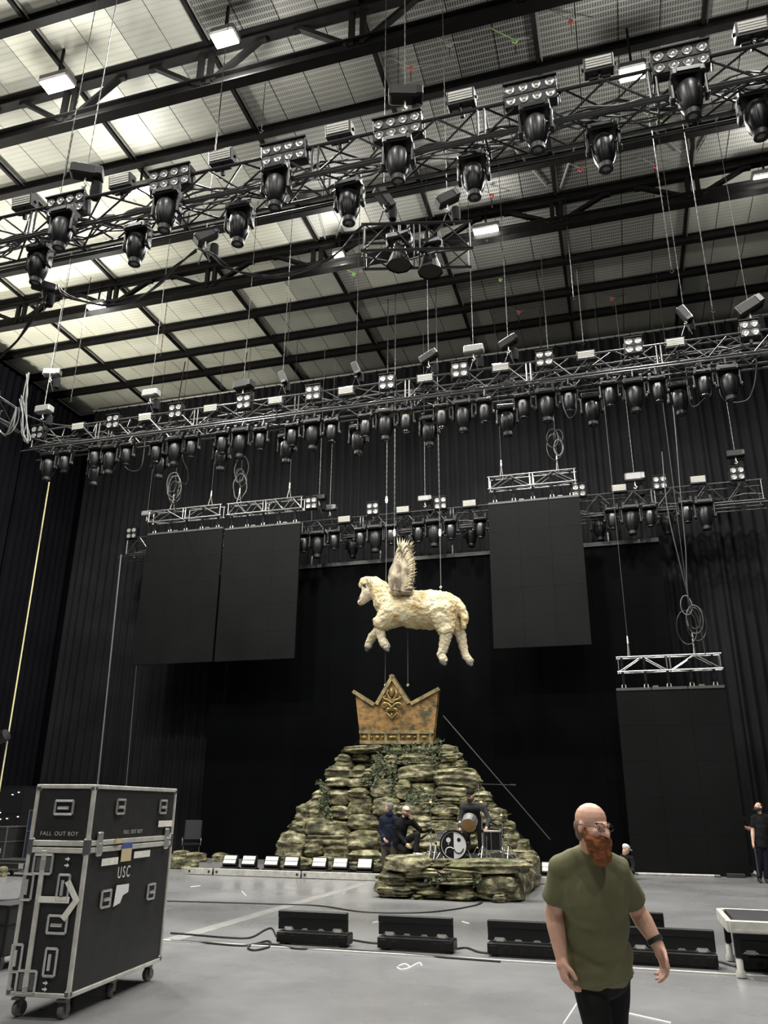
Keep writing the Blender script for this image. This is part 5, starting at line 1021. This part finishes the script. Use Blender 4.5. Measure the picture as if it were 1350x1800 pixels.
def drum(lab, p, axis, rr, L, m='glitter', head='drum_white', bott='wood_head'):
    e = empty('drum', p, lab, 'drum', 'drum kit'); x, y, d = basis(axis); M = Matrix(((x.x, y.x, d.x, 0), (x.y, y.y, d.y, 0), (x.z, y.z, d.z, 0), (0, 0, 0, 1)))
    MB().lathe([(rr, -L/2), (rr, L/2)], 24, M).build('shell', m, e, smooth=True)
    for z in (-L/2, L/2): MB().lathe([(rr, z-.012), (rr*1.05, z-.012), (rr*1.05, z+.012), (rr, z+.012)], 24, M).build('hoop', 'chrome', e, smooth=True)
    MB().lathe([(rr*.98, L/2), (rr*.98, L/2+.016)], 24, M).build('top_head', head, e); MB().lathe([(rr*.98, -L/2-.016), (rr*.98, -L/2)], 24, M).build('bottom_head', bott, e)
    for k in range(6): a = k*math.pi/3; MB().tube([M @ V((rr*1.06*math.cos(a), rr*1.06*math.sin(a), -L/2)), M @ V((rr*1.06*math.cos(a), rr*1.06*math.sin(a), L/2))], .006, 5).build('lug', 'chrome', e)
    return e
drum('rack tom with tan bottom head above the bass drum', pY(825, 1446, 18.2), V((0, .85, .52)), .155, .20)
e = drum('floor tom standing behind the bass drum on the right', pY(866, 1478, 18.6), V((0, 0, 1)), .19, .38, 'drum_black')
for k in range(3): a = k*2.1; MB().tube([(.2*math.cos(a), .2*math.sin(a), .1), (.23*math.cos(a), .23*math.sin(a), DZ-e.location.z)], .01, 5).build('leg', 'chrome', e)
e = drum('snare drum behind the bass drum on the left', pY(782, 1470, 18.7), V((0, .1, 1)), .17, .14, 'chrome'); MB().tube([(0, 0, -.07), (0, 0, DZ-e.location.z)], .014, 6).build('stand', 'chrome', e)
def stand(x, y, Y, lab, top='cymbal', rr=.23, tilt=.0, boom=None, cat='cymbal'):
    p = pY(x, y, Y); e = empty(cat+'_stand', (p.x, Y, DZ), lab, cat, 'drum hardware'); h_ = p.z-DZ
    MB().tube([(0, 0, .12), (0, 0, h_*.55)], .016, 6).build('lower_tube', 'chrome', e); MB().tube([(0, 0, h_*.5), (0, 0, h_)], .010, 6).build('upper_tube', 'chrome', e); MB().lathe([(.026, h_*.5), (.026, h_*.55)], 8).build('collar', 'black_metal', e)
    for a in range(3): t = a*2.094+.5; MB().tube([(0, 0, .32), (.24*math.cos(t), .24*math.sin(t), .012)], .010, 5).build('leg', 'chrome', e); MB().tube([(0, 0, .14), (.12*math.cos(t), .12*math.sin(t), .17)], .007, 5).build('strut', 'chrome', e)
    M = Matrix.Translation((0, 0, h_)) @ Matrix.Rotation(tilt, 4, 'Y')
    if top == 'cymbal': MB().lathe([(rr, 0), (rr*.6, .012), (rr*.18, .022), (rr*.13, .04), (.012, .048)], 28, M).build('cymbal', 'cymbal', e, smooth=True); MB().tube([(0, 0, h_), (0, 0, h_+.08)], .006, 5).build('wing_nut_rod', 'chrome', e)
    if top == 'hihat':
        MB().lathe([(rr, 0), (rr*.6, .014), (rr*.15, .03), (.012, .04)], 28, M).build('top_cymbal', 'cymbal', e, smooth=True); MB().lathe([(rr, -.012), (rr*.6, -.025), (rr*.15, -.04), (.012, -.05)], 28, M).build('bottom_cymbal', 'cymbal', e, smooth=True)
    if boom:
        q_ = pY(*boom, Y)-V((p.x, Y, DZ)); MB().tube([V((0, 0, h_))-(q_-V((0, 0, h_)))*.25, q_], .009, 6).build('boom_arm', 'black_metal', e); MB().cap(q_, q_+(q_-V((0, 0, h_))).normalized()*.12, .022, .026).build('microphone', 'fixture_rough', e, smooth=True)
stand(757, 1412, 18.2, 'cymbal stand with thin cymbal left of the bass drum', tilt=.05); stand(846, 1412, 17.9, 'cymbal stand with cymbal in front of the drummer', rr=.27, tilt=-.03); stand(783, 1433, 18.6, 'hi-hat stand between the seated man and the bass drum', 'hihat', .17)
stand(882, 1435, 18.9, 'cymbal stand at the right of the drummer', tilt=-.25); stand(766, 1455, 18.0, 'microphone stand with angled boom left of the bass drum', None, boom=(748, 1468), cat='microphone'); stand(893, 1462, 18.3, 'microphone stand with short boom right of the drums', None, boom=(872, 1450), cat='microphone')
stand(841, 1378, 20.4, 'tall boom stand behind the drummer reaching out to the right', None, boom=(897, 1380), cat='microphone')
# ------------------------------------------------------------------ people
FWH = V((FW.x, FW.y, 0)).normalized(); RTH = V((RT.x, RT.y, 0)).normalized()
def frame(fd, up=V((0, 0, 1))):
    f = V(fd).normalized(); r = f.cross(up).normalized(); u = r.cross(f); return Matrix((r, f, u)).transposed()
def hand(mb, wr, d, side, nrm, s=1., curl=.42):
    d = V(d).normalized(); side = (V(side)-d*V(side).dot(d)).normalized(); n_ = d.cross(side)
    if n_.dot(V(nrm)) < 0: n_ = -n_
    # side: towards the thumb; nrm: towards the palm
    M = Matrix((side, n_, d)).transposed(); mb.ell(V(wr)+d*.048*s, (.040*s, .019*s, .055*s), M, 12, 8); mb.cap(V(wr)-d*.02*s, V(wr)+d*.03*s, .026*s, .030*s)
    for k, (L, o) in enumerate(((.074, .030), (.083, .010), (.078, -.010), (.060, -.029))):
        p = V(wr)+d*(.088-.006*abs(k-1))*s+side*o*s; a = .12
        for j, (f_, r_) in enumerate(((.45, .0098), (.31, .0090), (.24, .0082))):
            a += curl*(1+.08*k); q_ = p+(d*math.cos(a)+n_*math.sin(a))*L*f_*s; mb.cap(p, q_, r_*s, r_*s*.94, 8); p = q_
    p = V(wr)+d*.028*s+side*.034*s; q_ = p+(d*.72+side*.6+n_*.35).normalized()*.042*s; mb.cap(V(wr)+d*.012*s+side*.02*s, p, .016*s, .014*s, 8); mb.cap(p, q_, .0125*s, .011*s, 8); mb.cap(q_, q_+(d*.9+side*.12+n_*.4).normalized()*.032*s, .011*s, .0095*s, 8)
def head_mesh(mb, c, H_, s=1.):
    E_ = lambda o, r_: mb.ell(V(c)+H_ @ (V(o)*s), V(r_)*s, H_)
    E_((0, -.012, .035), (.076, .094, .082)); E_((0, .022, -.03), (.062, .070, .085)); E_((0, .035, -.075), (.045, .052, .042)); E_((0, .078, .012), (.050, .022, .018))
    mb.cap(V(c)+H_ @ (V((0, .088, .012))*s), V(c)+H_ @ (V((0, .112, -.030))*s), .010*s, .016*s, 8)
    for k in (-1, 1):
        E_((k*.033, .070, -.022), (.024, .020, .020)); E_((k*.078, -.006, -.008), (.010, .020, .031)); mb.cap(V(c)+H_ @ (V((k*.010, .098, -.034))*s), V(c)+H_ @ (V((k*.014, .096, -.034))*s), .010*s, .009*s, 8)
    mb.cap(V(c)+H_ @ (V((-.018, .086, -.062))*s), V(c)+H_ @ (V((.018, .086, -.062))*s), .009*s, .009*s, 8)
def person(lab, J, face, torso_dir, st, s=1., vox=.010, n='person', tors=(1, 1)):
    # J: world joints.  st: materials and options
    g = {k: V(v) for k, v in J.items()}; base = V(((g['anL'].x+g['anR'].x)/2, (g['anL'].y+g['anR'].y)/2, st.get('z', 0.)))
    e = empty(n, base, lab, 'person'); T = frame(torso_dir); H_ = frame(face, st.get('hup', V((0, 0, 1))))
    pel = (g['hipL']+g['hipR'])/2; nk = g['neck']; up = (nk-pel).normalized(); T = frame(torso_dir, up); tx, ty = tors
    hs_ = s*st.get('head', 1.); B = MB(); head_mesh(B, g['head'], H_, hs_); B.cap(nk-up*.03*s, g['head']+H_ @ (V((0, -.02, -.05))*s), .058*s, .054*s)
    def torso(M, k, a):
        Lt = (nk-pel).length
        M.ell(pel+up*Lt*.68, (.168*s*tx*k+a, .108*s*ty*k+a, Lt*.36), T); M.ell(pel+up*Lt*.42, (.150*s*tx*k+a, .112*s*ty*k+a, Lt*.34), T); M.ell(pel+up*Lt*.10, (.160*s*tx*k+a, .115*s*ty*k+a, Lt*.30), T)
        M.cap(g['shL'], g['shR'], .058*s+a, .058*s+a); M.cap(nk-up*.02, g['shL'], .050*s+a, .056*s+a); M.cap(nk-up*.02, g['shR'], .050*s+a, .056*s+a)
    torso(B, 1, 0)
    for k in 'LR':
        ar = st.get('arm', 1.); B.cap(g['sh'+k], g['el'+k], .050*s*ar, .043*s*ar); B.cap(g['el'+k], g['el'+k].lerp(g['wr'+k], .3), .044*s*ar, .046*s*ar); B.cap(g['el'+k].lerp(g['wr'+k], .3), g['wr'+k], .046*s*ar, .029*s*ar); d = g['wr'+k]-g['el'+k]
        hd_ = V(st['hd'+k]) if 'hd'+k in st else d
        hand(B, g['wr'+k], hd_, st.get('th'+k, T @ V((0, 1, 0))), st.get('pn'+k, T @ V((-1 if k == 'R' else 1, 0, 0))), s*st.get('hs', 1.))
        B.cap(g['hip'+k], g['kn'+k], .082*s, .058*s); B.cap(g['kn'+k], g['an'+k], .056*s, .038*s)
    vobj(B, vox, 'body', st['skin'], e, 3, None, base)
    # top
    M = MB(); torso(M, 1.03, .019*s); hem = st.get('hem', .07); Lt = (nk-pel).length
    M.lathe([(.178*s, -hem*s), (.174*s, .0), (.172*s, Lt*.35), (.172*s, Lt*.62)], 28, Matrix.Translation(pel) @ T.to_4x4(), tx, ty*.76)
    for k in 'LR':
        if st['sleeve'] == 'long': M.cap(g['sh'+k], g['el'+k], .068*s, .056*s); M.cap(g['el'+k], g['el'+k].lerp(g['wr'+k], .93), .055*s, .042*s)
        else: t = .74; M.tube([g['sh'+k].lerp(g['el'+k], -.05), g['sh'+k].lerp(g['el'+k], .3), g['sh'+k].lerp(g['el'+k], t)], [.066*s, .072*s, .070*s*st.get('slv', 1.)], 14); M.ell(g['sh'+k], .066*s)
    if st.get('hood'): M.ell(nk-T @ V((0, .07*s, -.0)), (.105*s, .075*s, .075*s), T)
    vobj(M, vox*1.25, st.get('topname', 'shirt'), st['top'], e, 9, lambda c: .010*s*noise.noise(V((c.x*6, c.y*6, c.z*9+c.x*5))/s)+.005*s*noise.noise(V((c.x*16, c.y*16, c.z*8-c.x*9))/s), base)
    M = MB(); M.ell(pel+up*.0, (.176*s*tx, .128*s*ty, .15*s), T)
    for k in 'LR': M.cap(g['hip'+k], g['kn'+k], .096*s, .074*s); M.cap(g['kn'+k], g['an'+k].lerp(g['kn'+k], .08), .073*s, .058*s)
    vobj(M, vox*1.25, 'trousers', st['legs'], e, 3, lambda c: .007*s*noise.noise(c*8/s), base)
    for k in 'LR':
        td = V(st.get('toe'+k, st.get('toe', torso_dir))); td.z = 0; td.normalize(); a = g['an'+k]; M = MB(); M.cap(a+td*-.03*s+V((0, 0, -.03*s)), a+td*.15*s+V((0, 0, -.045*s)), .045*s, .036*s); M.cap(a, a+V((0, 0, -.02*s)), .05*s, .05*s)
        vobj(M, vox*1.2, 'shoe', st.get('shoe', 'rubber'), e, 2, None, base)
    hp = lambda o: g['head']+H_ @ (V(o)*s)
    for k in (-1, 1): MB().ell(hp((k*.031, .078, .002)), V((.013, .010, .008))*s, H_).build('eye', 'drum_white', e, base=base, smooth=True); MB().ell(hp((k*.031, .086, .002)), V((.006, .004, .006))*s, H_).build('pupil', 'drum_black', e, base=base, smooth=True); MB().cap(hp((k*.016, .090, .021)), hp((k*.050, .076, .022)), .005*s, .004*s).build('eyebrow', st.get('hair') or 'hair_dark', e, base=base, smooth=True)
    if st.get('hair'):
        M = MB(); M.ell(hp((0, -.026, .042)), V((.084, .092, .086))*s, H_); M.ell(hp((0, -.05, -.005)), V((.076, .06, .075))*s, H_); vobj(M, vox*1.1, 'hair', st['hair'], e, 3, lambda c: .004*noise.noise(c*40), base)
    if st.get('cap'):
        M = MB(); M.ell(hp((0, -.008, .062)), V((.090, .106, .070))*s, H_); vobj(M, vox*1.1, 'cap', st['cap'], e, 3, None, base)
        bk = st.get('bill', 1); MB().ell(hp((0, bk*.115, .045)), V((.066, .062, .010))*s, H_).build('cap_bill', st['cap'], e, base=base, smooth=True)
    if st.get('beard'):
        M = MB(); L = st.get('beardlen', .03)
        M.ell(hp((0, .048, -.078-L*.3)), V((.068, .066, .048+L*.5))*s, H_); [(M.cap(hp((q*.066, .004, -.028)), hp((q*.06, .03, -.06)), .018*s, .028*s), M.cap(hp((q*.06, .03, -.06)), hp((q*.035, .075, -.085)), .028*s, .03*s)) for q in (-1, 1)]; M.cap(hp((-.028, .096, -.056)), hp((.028, .096, -.056)), .013*s, .013*s)
        if L > .05: M.ell(hp((0, .070, -.105-L*.55)), V((.058, .05, .03+L*.6))*s, H_)
        vobj(M, vox*1.0, 'beard', st['beard'], e, 2, lambda c: .007*s*noise.noise(V((c.x*45, c.y*45, c.z*16)))+.004*s*noise.noise(c*70), base)
    return e, base, hp, H_
# the bearded man walking through the foreground
D0 = 4.30
jp = lambda x, y, d=0.: pD(x, y, D0+d)
J = dict(head=jp(1041, 1452), neck=jp(1036, 1497, .03), shL=jp(1085, 1528, .04), shR=jp(989, 1525, .03), elL=jp(1121, 1602, .14), elR=jp(974, 1604, .05), wrL=jp(1158, 1664, .02), wrR=jp(987, 1684, -.06), hipL=jp(1078, 1703, .06), hipR=jp(1030, 1703, .02), knL=jp(1080, 1838, .16), knR=jp(1058, 1836, -.14), anL=V((0, 0, 0)), anR=V((0, 0, 0)))
p = jp(1062, 1950, .55); J['anL'] = V((p.x, p.y, .10)); p = jp(1078, 1950, -.12); J['anR'] = V((p.x, p.y, .09))
fdir = (RTH*.50-FWH*.86+V((0, 0, -.10))); tdir = (RTH*.22-FWH*.97)
e, base, hp, H_ = person('bald man with ginger beard and olive t-shirt walking in the foreground', J, fdir, tdir, dict(skin='skin_pale', top='olive', topname='t_shirt', legs='trouser', sleeve='short', slv=1.15, hem=.05, arm=1.14, hs=1.15, beard='beard', beardlen=.052, hdL=V((J['wrL']-J['elL']))*.6+V((0, 0, -.25))*.5, toe=tdir), 1.0, .0065, tors=(1.07, 1.18))
M = MB(); M.ell(hp((0, -.030, -.004)), V((.0795, .082, .062)), H_); M.ell(hp((0, -.045, -.04)), V((.066, .055, .055)), H_); vobj(M, .007, 'cropped_hair', 'stubble', e, 3, None, base)
def lens_ring(k): return [hp((k*.032+.027*math.cos(a), .104-.35*abs(k*.032+.027*math.cos(a)-k*.02)*.4, .002+.019*math.sin(a))) for a in [i*2*math.pi/16 for i in range(17)]]
gl = MB().tube([hp((-.008, .110, .006)), hp((.008, .110, .006))], .0018, 5).build('glasses', 'black_metal', e, base=base)
for k in (-1, 1):
    MB().tube(lens_ring(k), .0018, 5).build('rim', 'black_metal', gl, base=base); MB().tube([hp((k*.060, .092, .006)), hp((k*.078, .05, .008)), hp((k*.086, -.01, .010)), hp((k*.084, -.025, .0))], .0018, 5).build('temple', 'black_metal', gl, base=base)
d = (J['wrL']-J['elL']).normalized(); MB().tube([J['wrL']-d*.035-d*.012, J['wrL']-d*.035+d*.012], .0445, 18).build('wristband', 'rubber', e, base=base, smooth=True)
# stage crew around the drums
def pj(Y, T): return {k: pY(v[0], v[1], Y+(v[2] if len(v) > 2 else 0)) for k, v in T.items()}
J = pj(20.0, dict(head=(684, 1420), neck=(683, 1431, .02), shL=(671, 1440), shR=(696, 1441), elL=(668, 1461, -.02), elR=(700, 1461, -.05), wrL=(675, 1474, -.18), wrR=(698, 1478, -.2), hipL=(676, 1483), hipR=(690, 1483), knL=(676, 1515), knR=(692, 1515), anL=(676, 1543), anR=(693, 1543)))
for k in ('anL', 'anR'): J[k].z = .09
person('man in a navy hoodie seen from behind, standing left of the drum riser', J, -RTH*.7+FWH*.6, -RTH*.35+FWH*.93, dict(skin='skin', top='navy', topname='hoodie', hood=True, legs='tan_cloth', sleeve='long', hem=.06, hair='hair_grey', shoe='white_cloth'), 1.02, .011)
J = pj(19.5, dict(head=(714, 1427), neck=(709, 1437, .02), shL=(724, 1446, .05), shR=(700, 1447), elL=(738, 1458, .0), elR=(703, 1469, -.08), wrL=(724, 1440, -.08), wrR=(715, 1484, -.2), hipL=(706, 1482, .1), hipR=(696, 1483, .1), knL=(734, 1467, -.25), knR=(712, 1495, -.1), anL=(731, 1499, -.3), anR=(706, 1524, .05)))
person('man in a pale cap and black hoodie crouching beside the drums', J, -FWH*.9+RTH*.25, -FWH*.6+RTH*.7, dict(skin='skin', top='black_cloth', topname='hoodie', legs='trouser', sleeve='long', hem=.03, cap='cream_cloth', beard='hair_dark', beardlen=.0, shoe='white_cloth', z=J['anR'].z-.08, hdL=V((0, 0, .6))+RTH*-.3), 1.0, .011)
J = pj(19.0, dict(head=(827, 1398), neck=(831, 1411, .08), shL=(850, 1420, .05), shR=(814, 1420, .05), elL=(860, 1440, 0), elR=(810, 1441, 0), wrL=(855, 1455, -.25), wrR=(808, 1458, -.25), hipL=(840, 1465, .3), hipR=(825, 1465, .3), knL=(845, 1490, .25), knR=(822, 1490, .25), anL=(846, 1506, .3), anR=(820, 1506, .3)))
for k in ('anL', 'anR'): J[k].z = RZ+.09
for k in ('knL', 'knR'): J[k].z = RZ+.5
for k in ('hipL', 'hipR'): J[k].z = RZ+.86
person('man in a black cap and grey sweater leaning over the drum kit', J, -RTH*.45-FWH*.8+V((0, 0, -.35)), -FWH, dict(skin='skin', top='grey_cloth', topname='sweater', legs='trouser', sleeve='long', cap='black_cloth', beard='hair_dark', beardlen=.0, z=RZ), 1.04, .011)
J = pj(22.8, dict(head=(1333, 1419), neck=(1336, 1431, .02), shL=(1350, 1437), shR=(1325, 1438), elL=(1355, 1460), elR=(1323, 1461, -.02), wrL=(1354, 1482, -.05), wrR=(1324, 1483, -.08), hipL=(1346, 1485), hipR=(1335, 1485), knL=(1347, 1518), knR=(1335, 1518), anL=(1348, 1547), anR=(1335, 1547)))
for k in ('anL', 'anR'): J[k].z = .09
pe = person('man in a dark work shirt looking up at the right edge', J, -RTH*.75-FWH*.45+V((0, 0, .42)), -RTH*.25-FWH, dict(skin='skin', top='black_cloth', topname='shirt', legs='denim', sleeve='short', hair='hair_dark', beard='hair_dark', beardlen=0.), 1.03, .011)
line('grey pole held by the man looking up at the right edge', pY(1326, 1488, 22.65), pY(1334, 1540, 22.6), .02, 'chain', 'pole')
J = pj(25.2, dict(head=(1296, 1424), neck=(1297, 1434), shL=(1309, 1440), shR=(1286, 1440), elL=(1318, 1458, -.05), elR=(1281, 1460), wrL=(1306, 1452, -.25), wrR=(1290, 1470, -.2), hipL=(1302, 1484), hipR=(1292, 1484), knL=(1303, 1515), knR=(1292, 1515), anL=(1327, 1546), anR=(1296, 1546)))
for k in ('anL', 'anR'): J[k].z = .09
person('man in a black t-shirt mostly hidden behind the lowered screen, elbow showing', J, -FWH, -FWH, dict(skin='skin', top='black_cloth', topname='t_shirt', legs='denim', sleeve='short', hair='hair_dark', shoe='white_cloth'), 1.03, .012)
J = pj(22.6, dict(head=(1100, 1493), neck=(1098, 1503, .02), shL=(1110, 1510), shR=(1088, 1510), elL=(1114, 1524, -.1), elR=(1086, 1524, -.1), wrL=(1108, 1532, -.3), wrR=(1092, 1532, -.3), hipL=(1106, 1536, .15), hipR=(1092, 1536, .15), knL=(1112, 1531, -.25), knR=(1088, 1531, -.25), anL=(1110, 1549, 0), anR=(1090, 1549, 0)))
for k in ('anL', 'anR'): J[k].z = .09
person('person in black with a white cap crouching behind the walking man', J, RTH*.6+FWH*.2+V((0, 0, -.3)), -FWH, dict(skin='skin', top='black_cloth', topname='jacket', legs='trouser', sleeve='long', cap='white_cloth'), 1.0, .012)
